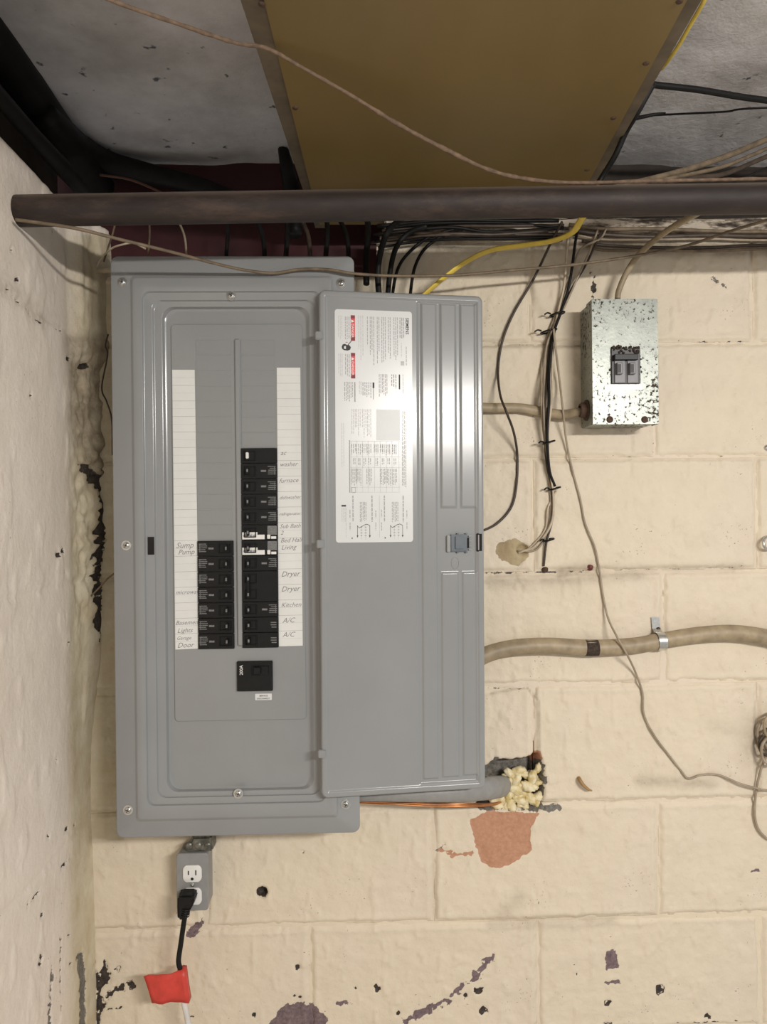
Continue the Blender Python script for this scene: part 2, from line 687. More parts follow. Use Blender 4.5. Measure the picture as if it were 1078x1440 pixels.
# ------------------------------------------------------------------ wear maps of the two walls (photo positions of chips, cracks, stains, painted shade)
_rs = random.Random(3)
SPECKS = [(_rs.uniform(150, 1070), _rs.uniform(1335, 1440), _rs.uniform(-0.3, 1.3)) for _ in range(60)]
SPECKS += [(_rs.uniform(690, 1070), _rs.uniform(1140, 1330), _rs.uniform(-0.4, 0.7)) for _ in range(16)]
SPECKS += [(_rs.uniform(160, 680), _rs.uniform(1190, 1340), _rs.uniform(-0.4, 0.7)) for _ in range(12)]
SPECKS += [(_rs.uniform(690, 1070), _rs.uniform(400, 980), _rs.uniform(-0.5, 0.6)) for _ in range(25)]
HOLE = [(672, 1082), (700, 1070), (735, 1068), (757, 1060), (763, 1080), (764, 1120), (758, 1140), (700, 1138), (672, 1134)]


def wear_back(px, py):
    nz = 0.55 * (fbm(px / 9, py / 9, 5, 3) - 0.5) + 0.75 * (fbm(px / 4.6, py / 4.6, 6, 2) - 0.5)
    far = np.full(px.shape, 60.0)
    pur, ter, blk, cem, tan = (far.copy() for _ in range(5))

    def add(arr, sd, rough=6.0):
        np.minimum(arr, sd + nz * rough, out=arr)
    # grey-purple undercoat
    add(pur, poly_sd(px, py, [(372, 1450), (386, 1430), (402, 1414), (418, 1410), (440, 1410), (456, 1430), (464, 1450)]), 14)
    add(pur, seg_dist(px, py, [(690, 1346), (668, 1374), (640, 1396), (612, 1414), (575, 1432)]) - 4, 18)
    add(pur, poly_sd(px, py, [(850, 1337), (866, 1337), (870, 1362), (852, 1364)]), 8)
    add(pur, seg_dist(px, py, [(280, 1300), (268, 1312)]) - 7, 14)
    add(pur, seg_dist(px, py, [(850, 1382), (870, 1381)]) - 2, 8)
    add(pur, seg_dist(px, py, [(1056, 1226), (1066, 1224)]) - 2, 6)
    add(pur, seg_dist(px, py, [(470, 1412), (496, 1410)]) - 1.5, 8)
    add(pur, seg_dist(px, py, [(570, 1436), (600, 1420)]) - 4, 12)
    # bare terracotta
    add(ter, poly_sd(px, py, [(660, 1152), (690, 1140), (758, 1143), (746, 1168), (748, 1195), (728, 1209), (702, 1222), (678, 1213), (668, 1186)]), 6)
    add(ter, poly_sd(px, py, [(742, 1062), (760, 1054), (764, 1068), (750, 1074)]), 6)
    add(ter, seg_dist(px, py, [(622, 1196), (640, 1203), (662, 1200)]) - 3, 14)
    # dark holes and chips
    for x, y, r in [(672, 1392, 8), (655, 1402, 5), (678, 1420, 6), (928, 1392, 8), (853, 1411, 5), (418, 1361, 4), (528, 1389, 6), (425, 1199, 4),
                    (414, 1401, 3), (421, 1402, 3), (356, 1426, 5), (994, 1429, 5), (740, 1376, 3), (858, 1318, 3), (184, 1387, 6), (164, 1419, 5), (148, 1362, 5),
                    (165, 1366, 3), (262, 1402, 3), (500, 1390, 3), (270, 1430, 3), (828, 797, 4), (560, 1424, 4)] + SPECKS:
        add(blk, np.hypot(px - x, py - y) - r * .7, abs(r) * 2.2)
    add(blk, seg_dist(px, py, [(146, 1356), (143, 1380), (136, 1402), (133, 1436)]) - 4, 16)
    add(blk, seg_dist(px, py, [(133, 1372), (140, 1410), (131, 1440)]) - 6, 22)
    add(blk, seg_dist(px, py, [(148, 1376), (152, 1384)]) - 3, 12)
    add(blk, seg_dist(px, py, [(152, 1420), (168, 1418)]) - 2, 10)
    add(blk, seg_dist(px, py, [(155, 1368), (168, 1361)]) - 1.5, 8)
    add(blk, seg_dist(px, py, [(150, 1402), (160, 1394), (173, 1391)]) - 4, 14)
    add(blk, seg_dist(px, py, [(831, 383), (835, 400), (833, 416)]) - 2.0, 12)
    for c in [[(690, 485), (760, 485), (820, 484)], [(928, 484), (985, 481), (1085, 480)], [(780, 646), (860, 643), (960, 643), (1070, 641)], [(678, 806), (760, 805), (830, 803), (930, 800), (1020, 800), (1045, 795)],
              [(683, 968), (740, 968)], [(1072, 985), (1076, 1060)], [(845, 1440), (1078, 1436)], [(948, 460), (955, 480)]]:
        add(blk, seg_dist(px, py, c) + 0.1, 5)
    np.minimum(blk, np.hypot(px - 368, py - 1255) - 8, out=blk)
    # bare mortar
    hs = poly_sd(px, py, HOLE)
    add(cem, np.abs(hs) - 2.5, 11)
    add(cem, hs, 4)
    add(cem, seg_dist(px, py, [(690, 1137), (760, 1136), (786, 1136)]) - 4, 8)
    add(cem, seg_dist(px, py, [(125, 1338), (130, 1380), (128, 1440)]) - 6, 8)
    add(cem, seg_dist(px, py, [(610, 1200), (626, 1188)]) - 1.5, 8)
    add(cem, seg_dist(px, py, [(1000, 390), (1030, 410)]) - 0.5, 8)
    # tan plaster patch round the wire hole
    add(tan, poly_sd(px, py, [(700, 764), (722, 757), (742, 768), (744, 782), (728, 796), (706, 788), (696, 776)]), 6)
    # grime, plus shade of the pipe and the panel painted in
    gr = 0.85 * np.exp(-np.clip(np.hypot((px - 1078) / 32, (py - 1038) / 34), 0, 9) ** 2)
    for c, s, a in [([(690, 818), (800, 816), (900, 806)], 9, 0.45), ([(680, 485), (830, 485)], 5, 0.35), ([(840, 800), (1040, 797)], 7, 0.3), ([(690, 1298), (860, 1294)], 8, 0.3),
                    ([(900, 1098), (1000, 1102)], 9, 0.35), ([(740, 390), (760, 440)], 6, 0.35), ([(1000, 1020), (1078, 1040)], 10, 0.2), ([(600, 338), (840, 342), (1080, 352)], 14, 0.75), ([(700, 1290), (730, 1260)], 10, 0.25),  # wall-top band: grime with the pipe's cast shadow painted in
                    ([(790, 806), (830, 798)], 9, 0.6), ([(690, 975), (740, 966), (757, 985), (758, 1058)], 2, 0.5), ([(612, 1130), (612, 1290)], 3, 0.3), ([(158, 480), (165, 1180)], 14, 0.3)]:  # last band: shade beside the panel's left edge, painted into the wall
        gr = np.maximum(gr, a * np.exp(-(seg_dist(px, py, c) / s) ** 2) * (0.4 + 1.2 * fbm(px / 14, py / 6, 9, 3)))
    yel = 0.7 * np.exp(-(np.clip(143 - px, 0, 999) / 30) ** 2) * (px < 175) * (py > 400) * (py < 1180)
    return dict(pur=mk(pur), ter=mk(ter), blk=mk(blk, 2.2), cem=mk(cem), tan=mk(tan), gr=np.clip(gr, 0, 1), yel=np.clip(yel, 0, 1), hole=hs)


def wear_left(px, py):
    nz = 0.55 * (fbm(px / 9, py / 9, 15, 3) - 0.5) + 0.75 * (fbm(px / 4.6, py / 4.6, 16, 2) - 0.5)
    far = np.full(px.shape, 60.0)
    blk, cem, tan = far.copy(), far.copy(), far.copy()

    def add(arr, sd, rough=6.0):
        np.minimum(arr, sd + nz * rough, out=arr)
    for c in [[(20, 405), (40, 430), (62, 452)], [(62, 452), (80, 462), (104, 466)], [(46, 1276), (108, 1206)], [(95, 1320), (94, 1375), (96, 1440)], [(100, 796), (102, 822)], [(0, 380), (6, 388)]]:
        add(blk, seg_dist(px, py, c) - 0.2, 6)
    for x, y, r in [(32, 394, 3), (24, 352, 2), (106, 904, 2), (90, 1070, 2), (104, 1166, 3), (78, 1175, 2), (68, 1287, 3), (68, 1345, 3), (66, 1355, 3), (106, 1315, 2), (108, 1355, 2), (98, 775, 4), (92, 780, 3), (52, 556, 2), (105, 505, 3), (122, 515, 4), (115, 1160, 2)]:
        add(blk, np.hypot(px - x, py - y) - r, 4)
    add(blk, seg_dist(px, py, [(140, 660), (138, 700), (135, 760), (134, 830), (137, 870), (141, 900)]) - 3, 9)
    add(blk, seg_dist(px, py, [(122, 655), (140, 690)]) - 5, 12)
    add(blk, seg_dist(px, py, [(143, 480), (140, 560), (146, 640)]) - 2.0, 7)
    add(cem, seg_dist(px, py, [(122, 1345), (127, 1380), (126, 1445)]) - 5, 8)
    add(cem, seg_dist(px, py, [(82, 1360), (80, 1440)]) - 1, 9)
    add(cem, seg_dist(px, py, [(40, 196), (78, 250)]) - 6, 8)
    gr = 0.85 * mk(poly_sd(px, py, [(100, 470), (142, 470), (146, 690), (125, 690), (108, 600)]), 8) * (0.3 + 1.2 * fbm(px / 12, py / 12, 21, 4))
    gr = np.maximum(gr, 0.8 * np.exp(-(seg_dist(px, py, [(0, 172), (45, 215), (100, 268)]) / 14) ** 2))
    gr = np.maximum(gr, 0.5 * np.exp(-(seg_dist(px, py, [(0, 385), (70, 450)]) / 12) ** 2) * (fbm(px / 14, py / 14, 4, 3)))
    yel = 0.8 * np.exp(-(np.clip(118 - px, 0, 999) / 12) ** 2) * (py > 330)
    return dict(pur=far * 0, ter=far * 0, blk=mk(blk, 2.2), cem=mk(cem), tan=far * 0, gr=np.clip(gr, 0, 1), yel=np.clip(yel, 0, 1))


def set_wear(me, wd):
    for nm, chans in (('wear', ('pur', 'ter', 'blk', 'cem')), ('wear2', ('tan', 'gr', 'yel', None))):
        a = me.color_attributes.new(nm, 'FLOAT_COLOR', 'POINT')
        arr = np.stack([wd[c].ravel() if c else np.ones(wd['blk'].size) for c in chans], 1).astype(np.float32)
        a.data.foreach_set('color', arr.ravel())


def grid_faces(nu, nv, flip=False):
    i, j = np.meshgrid(np.arange(nu - 1), np.arange(nv - 1), indexing='ij')
    a = i * nv + j
    q = np.stack([a, a + nv, a + nv + 1, a + 1], -1).reshape(-1, 4)
    return q[:, ::-1] if flip else q


# ------------------------------------------------------------------ back wall: painted concrete blocks
WALL_X0, WALL_X1 = -0.50, 1.62
COURSES = [0.0, 0.118, 0.320, 0.522, 0.7235, 0.9300, 1.1400, 1.3400, 1.5420, 1.7465, 1.9400]
ODD = [0.119, 0.519]


def joints(k):
    start = {4: 0.119, 5: 0.300, 6: 0.119 + 0.013, 7: 0.705, 8: 0.119, 3: -0.100}.get(k, 0.119 if k % 2 == 0 else 0.300)
    xs = [start]
    while xs[0] > WALL_X0:
        xs.insert(0, xs[0] - 0.402)
    while xs[-1] < WALL_X1:
        xs.append(xs[-1] + 0.402)
    xs = [min(max(x, WALL_X0), WALL_X1) for x in xs]
    return [x for i, x in enumerate(xs) if i == 0 or x - xs[i - 1] > 0.02]


def hole_depth(px, py, wd):
    h = sstep(3, -7, wd['hole']) * 0.030
    h = h + sstep(9, 4, np.hypot(px - 368, py - 1255)) * 0.018
    h = h + sstep(10, 3, np.hypot((px - 735) / 1.2, py - 773)) * 0.010
    return h




def back_slab():
    xs = np.arange(WALL_X0, WALL_X1 + 0.001, 0.01)
    zs = np.arange(0, 1.936, 0.01)
    X, Z = np.meshgrid(xs, zs, indexing='ij')
    px, py = to_px(X, X * 0, Z)
    wd = wear_back(px, py)
    Y = 0.0029 + 0.0016 * (fbm(X * 60, Z * 60, 3) - 0.5) + hole_depth(px, py, wd)
    Y = np.where(wd['hole'] < 14, np.maximum(Y, 0.034), Y)
    v = np.stack([X, Y, Z], -1).reshape(-1, 3)
    f = grid_faces(len(xs), len(zs))
    f = f[~((v[f[:, 2], 2] > 1.866) & (v[f[:, 0], 0] < 0.03))]     # the wall top is lower under the red beam
    me = mesh_np('wall_back', v, f)
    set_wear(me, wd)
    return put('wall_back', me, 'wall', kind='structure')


wall_back = back_slab()


def block(x0, x1, z0, z1):
    vis = x0 < 0.78 and z1 > 0.5
    st = 0.003 if vis else 0.03
    g = 0.0012
    e = np.array([0, .0015, .003, .0045])

    def axis(a, b):
        inner = np.linspace(a + .006, b - .006, max(int((b - a - .012) / st), 2) + 1)
        return np.concatenate([a + e, inner, b - e[::-1]])
    xs, zs = axis(x0 + g, x1 - g), axis(z0 + g, z1 - g)
    X, Z = np.meshgrid(xs, zs, indexing='ij')
    px, py = to_px(X, X * 0, Z)
    wd = wear_back(px, py)
    s = int(abs(x0 * 977) + z0 * 7919)
    r = random.Random(s)
    d = np.minimum(np.minimum(X - xs[0], xs[-1] - X), np.minimum(Z - zs[0], zs[-1] - Z))
    d = d + 0.006 * (fbm(X * 40, Z * 40, 31) - 0.5)
    tilt = r.uniform(-.004, .004) * (X - x0) + r.uniform(-.006, .006) * (Z - z0) + r.uniform(-.0008, .0008)
    Y = tilt - 0.0045 * (fbm(X * 14, Z * 14, 11) - 0.5) - 0.0022 * (fbm(X * 90, Z * 90, 41, 3) - 0.5)
    Y = Y - 0.0016 * sstep(0.62, 0.75, fbm(X * 70, Z * 35, 55, 3))
    Y = Y + 0.0036 * sstep(0.0075, 0.0, d) - 0.0012 * sstep(.018, .009, d) * sstep(.004, .009, d)
    chip = np.maximum.reduce([sstep(.45, .6, wd[k]) for k in ('pur', 'ter', 'tan')]) * 0.0009 + sstep(.45, .7, wd['blk']) * 0.0028 + sstep(.45, .6, wd['cem']) * .0025 * (0.4 + fbm(X * 160, Z * 160, 77, 3))
    Y = Y + chip + hole_depth(px, py, wd)
    nu, nv = len(xs), len(zs)
    v = np.stack([X, Y, Z], -1).reshape(-1, 3)
    f = grid_faces(nu, nv)
    idx = np.arange(nu * nv).reshape(nu, nv)
    ring = np.concatenate([idx[:, 0], idx[-1, 1:], idx[-2::-1, -1], idx[0, -2:0:-1]])
    sk = v[ring].copy()
    sk[:, 1] = 0.012
    n0 = len(v)
    k = np.arange(len(ring))
    k2 = (k + 1) % len(ring)
    side = np.stack([ring[k], n0 + k, n0 + k2, ring[k2]], 1)
    V = np.concatenate([v, sk])
    me = mesh_np('block', V, np.concatenate([f, side]))
    for key in wd:
        wd[key] = np.concatenate([wd[key].ravel(), wd[key].ravel()[ring]])
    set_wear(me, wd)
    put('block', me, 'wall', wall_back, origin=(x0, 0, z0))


for k in range(len(COURSES) - 1):
    js = joints(k)
    for x0, x1 in zip(js[:-1], js[1:]):
        z1 = COURSES[k + 1]
        if k == 9 and x0 < 0.1:
            x1c = min(x1, 0.035)
            block(x0, x1c, COURSES[k], 1.868) if x1c - x0 > .03 else None
            if x1 > 0.05:
                block(max(0.035, x0), x1, COURSES[k], z1)
        else:
            block(x0, x1, COURSES[k], z1)

# ------------------------------------------------------------------ left wall: lumpy painted plaster
LX = -0.474


def left_wall():
    ys = np.concatenate([np.arange(-2.2, -0.42, 0.05), np.arange(-0.42, 0.0301, 0.0032)])
    zs = np.concatenate([np.arange(0, 0.45, 0.05), np.arange(0.45, 1.9501, 0.0040), [1.952]])
    Y, Z = np.meshgrid(ys, zs, indexing='ij')
    px, py = to_px(Y * 0 + LX + 0.012, Y, Z)
    wd = wear_left(px, py)
    X = LX + 0.012 * (fbm(Y * 4, Z * 3, 61, 2) - 0.5) + 0.0022 * (fbm(Y * 22, Z * 12, 71, 3) - 0.5) + 0.0008 * (fbm(Y * 90, Z * 90, 81, 3) - 0.5)
    X = X + 0.0015 * sstep(.62, .78, fbm(Y * 30, Z * 14, 91, 3))
    t = np.clip((Y + 0.085) / 0.085, 0, 1)
    zf = sstep(1.0, 1.3, Z)
    X = X + (0.004 + 0.020 * zf) * t ** 2.2 - 0.006 * (1 - zf) * t
    rub = sstep(1.18, 1.35, Z) * sstep(1.76, 1.70, Z) * sstep(-.10, -.05, Y)
    X = X + rub * 0.018 * (fbm(Y * 60, Z * 45, 101, 4) - 0.5)
    col = sstep(1.69, 1.74, Z) * sstep(-.095, -.06, Y)
    X = X + col * (0.012 + 0.012 * (fbm(Y * 40, Z * 10, 111, 3) - 0.5))
    for k in (0.118, .522, .9300, 1.34, 1.7465):                 # ghosts of the block joints
        X = X - 0.002 * np.exp(-((Z - k + 0.006 * (fbm(Y * 9, Z * 2, 3, 2) - .5)) / .004) ** 2)
    X = X - sstep(.45, .7, wd['blk']) * .004 - sstep(.45, .6, wd['cem']) * .003
    X = np.where(Z > 1.951, LX - 0.12, X)
    v = np.stack([X, Y, Z], -1).reshape(-1, 3)
    me = mesh_np('wall_left', v, grid_faces(len(ys), len(zs), False))
    set_wear(me, wd)
    return put('wall_left', me, 'wall_left', kind='structure')


left_wall()

# ------------------------------------------------------------------ floor, ceiling slab, sills and beam
CEIL = 2.15


def sheet(name, x0, x1, y0, y1, z, step, amp, mat, down):
    xs, ys = np.arange(x0, x1 + step / 2, step), np.arange(y0, y1 + step / 2, step)
    X, Y = np.meshgrid(xs, ys, indexing='ij')
    Z = z + amp * (fbm(X * 9, Y * 9, 17, 4) - 0.5)
    me = mesh_np(name, np.stack([X, Y, Z], -1).reshape(-1, 3), grid_faces(len(xs), len(ys), down))
    return put(name, me, mat, kind='structure')


sheet('floor', -0.6, 1.62, -2.2, 0.1, 0.0, 0.1, 0.0, 'floor', False)
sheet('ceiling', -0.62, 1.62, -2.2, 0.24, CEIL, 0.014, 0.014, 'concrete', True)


def slab_box(name, a, b, mat, kind='structure', rough=0.003, seed=0):
    bm = bmesh.new()
    box(bm, a, b)
    n = max(int(abs(b[0] - a[0]) / .03), 2)
    long = max(range(3), key=lambda i: abs(b[i] - a[i]))
    es = [e for e in bm.edges if abs((e.verts[0].co - e.verts[1].co)[long]) > 1e-4]
    bmesh.ops.subdivide_edges(bm, edges=es, cuts=40)
    bmesh.ops.bevel(bm, geom=[e for e in bm.edges if e.calc_face_angle(0) > 1], offset=0.003, segments=2, affect='EDGES')
    r = random.Random(seed)
    for v in bm.verts:
        v.co += Vector((0, r.uniform(-1, 1), r.uniform(-1, 1))) * rough * 0.35
    return put(name, bm, mat, kind=kind, smooth='auto')


slab_box('trim_1', (0.045, 0.006, 1.9405), (1.62, 0.15, 1.972), 'sill', seed=1, rough=.006)
slab_box('trim_2', (-0.62, 0.186, 1.78), (0.045, 0.24, CEIL + .01), 'red_beam', seed=2, rough=.002)
slab_box('trim_3', (0.045, 0.185, 1.94), (1.62, 0.23, CEIL + .01), 'dark_rim', seed=3, rough=.003)
slab_box('trim_4', (-0.62, -2.2, 1.952), (-0.56, 0.09, CEIL + .01), 'dark_rim', seed=4, rough=.003)

# ------------------------------------------------------------------ joists with the ochre panel nailed below
JZ = 1.985


def line_prism(bm, pa, pb, pc, pd, z0, z1, y_near, y_far, mi=0):
    """Two edges (through measured points pa-pb and pc-pd on height z0) as sides of a board."""
    out = []
    for p, q in ((pa, pb), (pc, pd)):
        A, B = atz(*p, z0), atz(*q, z0)
        for y in (y_near, y_far):
            t = (y - A.y) / (B.y - A.y)
            out.append(A.lerp(B, t))
    a0, a1, b0, b1 = out
    lo = [bm.verts.new((p.x, p.y, z0)) for p in (a0, b0, b1, a1)]
    hi = [bm.verts.new((p.x, p.y, z1)) for p in (a0, b0, b1, a1)]
    for f in (list(lo), list(reversed(hi))):
        bm.faces.new(f).material_index = mi
    for i in range(4):
        j = (i + 1) % 4
        bm.faces.new((lo[j], lo[i], hi[i], hi[j])).material_index = mi
    bmesh.ops.recalc_face_normals(bm, faces=bm.faces[:])


Y0, Y1 = -2.15, 0.06
bm = bmesh.new()
line_prism(bm, (338, 0), (425, 265), (385, 0), (450, 265), JZ, CEIL - .006, Y0, 0.088)
put('ceiling_joist', bm, 'joist', label='grey-brown ceiling joist along the left edge of the ochre panel', cat='joist', group='ceiling joists', smooth=False)
bm = bmesh.new()
line_prism(bm, (945, 0), (815, 255), (986, 0), (841, 252), JZ, CEIL - .006, Y0, 0.18)
put('ceiling_joist', bm, 'joist', label='grey-brown ceiling joist along the right edge of the ochre panel', cat='joist', group='ceiling joists', smooth=False)
pan = empty('ceiling_panel', 'smooth ochre yellow-brown board closing the bay between two ceiling joists', 'panel', atz(640, 130, JZ - .004))
bm = bmesh.new()
line_prism(bm, (371, 0), (436, 262), (966, 0), (828, 255), JZ - .0045, JZ - .0002, Y0, Y1)
put('board', bm, 'board', pan, smooth=False)
for x, y in ((908, 89), (862, 166), (825, 239), (415, 152), (368, 6), (955, 2)):
    bm = bmesh.new()
    lathe(bm, atz(x, y, JZ - .0045), (0, 0, -1), [(.0042, 0), (.0036, .001), (0, .0014)], 10)
    put('nail', bm, 'rust', pan)

# ------------------------------------------------------------------ iron pipe
pa, pb = Vector((-0.487, -0.27, 1.8705)), Vector((1.60, -0.27, 1.9085))
bm = bmesh.new()
tube(bm, [pa.lerp(pb, i / 6) for i in range(7)], 0.0212, 20, 6, 1.0)
bmesh.ops.recalc_face_normals(bm, faces=bm.faces[:])
put('iron_pipe', bm, 'iron', origin=pa, label='dark rusty iron pipe running across under the ceiling, dusty on top', cat='pipe')

# ------------------------------------------------------------------ the breaker panel
FY, RY = -0.120, -0.108                      # flange plane, recessed dead-front plane
panel = empty('breaker_panel', 'large grey enamelled breaker panel with its door swung open on the block wall', 'breaker panel', (-0.202, 0, 0.937))
bm = bmesh.new()
box(bm, (-0.380, -0.102, 0.952), (-0.030, -0.009, 1.846), bev=.002)
put('enclosure', bm, 'enamel', panel, smooth='auto')
bm = bmesh.new()
X0, X1, Z0, Z1 = -0.3955, -0.0090, 0.9365, 1.8610
rings = [(X0 + .001, X1 - .001, Z0 + .001, Z1 - .001, .011, -.109), (X0, X1, Z0, Z1, .012, -.1175), (X0 + .0006, X1 - .0006, Z0 + .0006, Z1 - .0006, .0115, -.119), (X0 + .0022, X1 - .0022, Z0 + .0022, Z1 - .0022, .0105, FY)]
for l, t, r, b, y, rad in [(186.5, 387.5, 472.5, 1153, -.120, .006), (187.5, 388.5, 471.5, 1152, -.1206, .006), (189.5, 390.5, 469.5, 1150, -.1254, .007), (190.8, 391.8, 468.2, 1148.7, -.126, .007),
                           (201.5, 408, 455.5, 1132, -.126, .012), (202.8, 409.3, 454.5, 1131, -.1255, .012), (205, 411.5, 453, 1129, -.1217, .013), (206.5, 413, 452, 1127.8, -.121, .013),
                           (216, 420.5, 448, 1121, -.121, .014), (217.3, 421.8, 447, 1120, -.1204, .014), (219.4, 423.8, 446, 1118.6, -.1172, .015), (220.8, 425.2, 445, 1117.4, -.1165, .015),
                           (229.5, 430, 439, 1113, -.1165, .017), (231.2, 431.4, 437.8, 1111.8, -.1157, .018), (234.8, 434.6, 434.6, 1108.6, -.1082, .020), (237.5, 436.8, 432, 1106.4, -.1066, .021), (239.5, 438, 430, 1105, -.1066, .022)]:
    rings.append(pxr(l, t, r, b, y, rad))
loft(bm, rings)
cover = put('cover', bm, 'enamel', panel, smooth='auto')
for f in cover.data.polygons:
    pass


def screw(parent, px, py, y, r=0.0052, mat='steel', name='screw', ax=(0, -1, 0)):
    c = at(px, py, y)
    bm = bmesh.new()
    lathe(bm, c, ax, [(r * 1.5, 0.0), (r * 1.5, .0006), (r, .0007), (r, .0014), (r * .86, .0026), (r * .5, .0034), (0, .0037)], 20)
    for a in (0.4, 0.4 + math.pi / 2):
        t = bmesh.new()
        box(t, (-r * .62, -.0042, -r * .1), (r * .62, -.0034, r * .1), mi=1)
        t.transform(Matrix.Translation(c) @ Matrix.Rotation(a, 4, 'Y'))
        merge(bm, t)
    bmesh.ops.recalc_face_normals(bm, faces=bm.faces[:])
    return put(name, bm, [mat, 'ink'], parent, smooth='auto')


for px, py, y in ((172, 397, FY), (479.5, 398, FY), (177.5, 767, FY), (180, 1139, FY), (486, 1131, FY), (325, 416, -.121), (335, 1116, -.121)):
    screw(panel, px, py, y)
bm = bmesh.new()
box(bm, at(208, 780, -.1215), at(216.5, 755, -.1225), bev=.0003)
put('latch_slot', bm, 'hole', panel, smooth=False, label='black slot that takes the door latch')
# dead front plate with its rounded outline, centre rib, unused breaker slots
bm = bmesh.new()
plate(bm, 243, 456, 427.5, 1013, RY + .0016, RY - .0010, .006, .0006)
put('dead_front', bm, 'enamel', panel, smooth='auto')
bm = bmesh.new()
plate(bm, 331, 476, 339.5, 909, RY - .001, RY - .0045, .003, .0022)
put('centre_rib', bm, 'enamel', panel, smooth='auto')
PIT = 21.72
bm = bmesh.new()
k0 = None
for col, x0, x1, ybot, n in (('L', 277.5, 327, 760, 13), ('R', 341, 388.5, 630, 7)):
    for i in range(n):
        b = ybot - i * PIT
        lean = (b - 760) * 0.0095
        bm = bmesh.new()
        plate(bm, x0 + lean, b - PIT + .6, x1 + lean, b - .6, RY - .0009, RY - .0014, .0006, .0003)
        put('knockout', bm, 'enamel_dark', panel, smooth='auto')


# circuit breakers: one of each kind, then copies
PXM = (CAM_D + RY) / F                       # metres per pixel at the dead-front


def breaker_kind(kind, side):
    """Breaker in local coordinates: x along its length (toggle side given by `side`), origin at its centre."""
    w, h = 50 * PXM, PIT * PXM * (2 if kind == 'double' else 1)
    bm = bmesh.new()
    y = -.0035
    box(bm, (-w / 2, 0, -h / 2 + .0004), (w / 2, y, h / 2 - .0004), bev=.0006, seg=1)
    body = bmesh.new()
    tx = side * w * 0.26
    out = []
    poles = (-1, 1) if kind == 'double' else (0,)
    for p in poles:
        zc = p * h / 4
        hh = PIT * PXM / 2
        # handle well: raised frame round the toggle
        for a, b in (((tx - .0085, zc - hh * .62), (tx + .0085, zc - hh * .5)), ((tx - .0085, zc + hh * .5), (tx + .0085, zc + hh * .62)),
                     ((tx - .0095, zc - hh * .62), (tx - .0083, zc + hh * .62)), ((tx + .0083, zc - hh * .62), (tx + .0095, zc + hh * .62))):
            box(bm, (a[0], y + .0005, a[1]), (b[0], y - .0022, b[1]), bev=.0003, seg=1)
        out.append(zc)
    return bm, out, tx, y, w, h


def local_obj(name, bm, mats, parent, smooth='auto'):
    me = bpy.data.meshes.new(name)
    bm.to_mesh(me)
    bm.free()
    for m in mats:
        me.materials.append(M[m])
    me.polygons.foreach_set('use_smooth', [True] * len(me.polygons))
    me.set_sharp_from_angle(angle=math.radians(38))
    o = bpy.data.objects.new(name, me)
    o.parent = parent
    C.objects.link(o)
    return o


def make_breaker(kind, side, mark):
    bm, zs, tx, y, w, h = breaker_kind(kind, side)
    b = local_obj('breaker', bm, ['black'], panel)
    hh = PIT * PXM / 2
    t = bmesh.new()
    for zc in zs:
        box(t, (tx - .0022 + side * .003, y, zc - hh * .40), (tx + .0022 + side * .003, y - .0075, zc + hh * .40), bev=.0008)
        box(t, (tx - .0012 + side * .003, y - .0076, zc - hh * .16), (tx + .0014 + side * .003, y - .0079, zc + hh * .22), mi=1)
    if kind == 'double':
        box(t, (tx + side * .003 - .0018, y - .004, zs[0]), (tx + side * .003 + .0018, y - .0072, zs[1]), bev=.0005)
    local_obj('toggle', t, ['white' if mark == 'white' else 'black', 'print_grey' if mark != 'white' else 'white'], b)
    if mark in ('print', 'small', 'afci'):
        t = bmesh.new()
        e = -1 if side > 0 else 1                # print sits on the far side from the toggle
        yy = y - .00025
        r = random.Random(5 if side > 0 else 6)

        def q(xa, xb, za, zb, mi=0):
            quad(t, [(xa, yy, za), (xb, yy, za), (xb, yy, zb), (xa, yy, zb)], mi)
        outer = e * w / 2
        if mark == 'print':
            for k in range(5):                   # block of fine print
                z = hh * (.62 - k * .24)
                xa = outer - e * (.0015 + r.random() * .001)
                q(*sorted((xa, outer - e * (.010 + r.random() * .006))), z - hh * .10, z)
            q(*sorted((outer - e * .0035, outer - e * .0045)), -hh * .5, hh * .5)
            q(*sorted((outer - e * .0175, outer - e * .026)), -hh * .12, hh * .12)
        if mark == 'small':
            for k in range(3):
                z = hh * (.35 - k * .3)
                q(*sorted((outer - e * .003, outer - e * (.009 + r.random() * .004))), z - hh * .12, z)
        if mark == 'afci':
            q(-w * .5 + .001, -w * .06, -hh * .86, hh * .05, 1)
            q(-w * .06, w * .14, -hh * .86, -hh * .28, 1)
            q(w * .22, w * .48, -hh * .30, hh * .86, 0)
            q(w * .32, w * .46, -hh * .82, -hh * .5, 1)
            for k in range(4):                   # lines of print on the white label
                xa = -w * .46 + k * .0052
                quad(t, [(xa, yy - .0001, -hh * .55), (xa + .0042, yy - .0001, -hh * .5), (xa + .0042, yy - .0001, -hh * .2), (xa, yy - .0001, -hh * .3)], 2)
        local_obj('rating_print', t, ['print_grey', 'white', 'ink_grey'], b)
    if mark == 'afci':
        t = bmesh.new()
        box(t, (w * .21, y, -hh * .82), (w * .30, y - .002, -hh * .28), bev=.0006)
        local_obj('test_button', t, ['white'], b)
    return b


protos = {}


def place_breaker(kind, side, mark, px, py):
    key = (kind, side, mark)
    loc = at(px, py, RY) - panel.location + Vector((0, -.0012, 0))
    if key not in protos:
        protos[key] = make_breaker(*key)
        protos[key].location = loc
        return
    src = protos[key]
    c = src.copy()
    C.objects.link(c)
    c.location = loc
    for ch in src.children:
        d = ch.copy()
        C.objects.link(d)
        d.parent = c


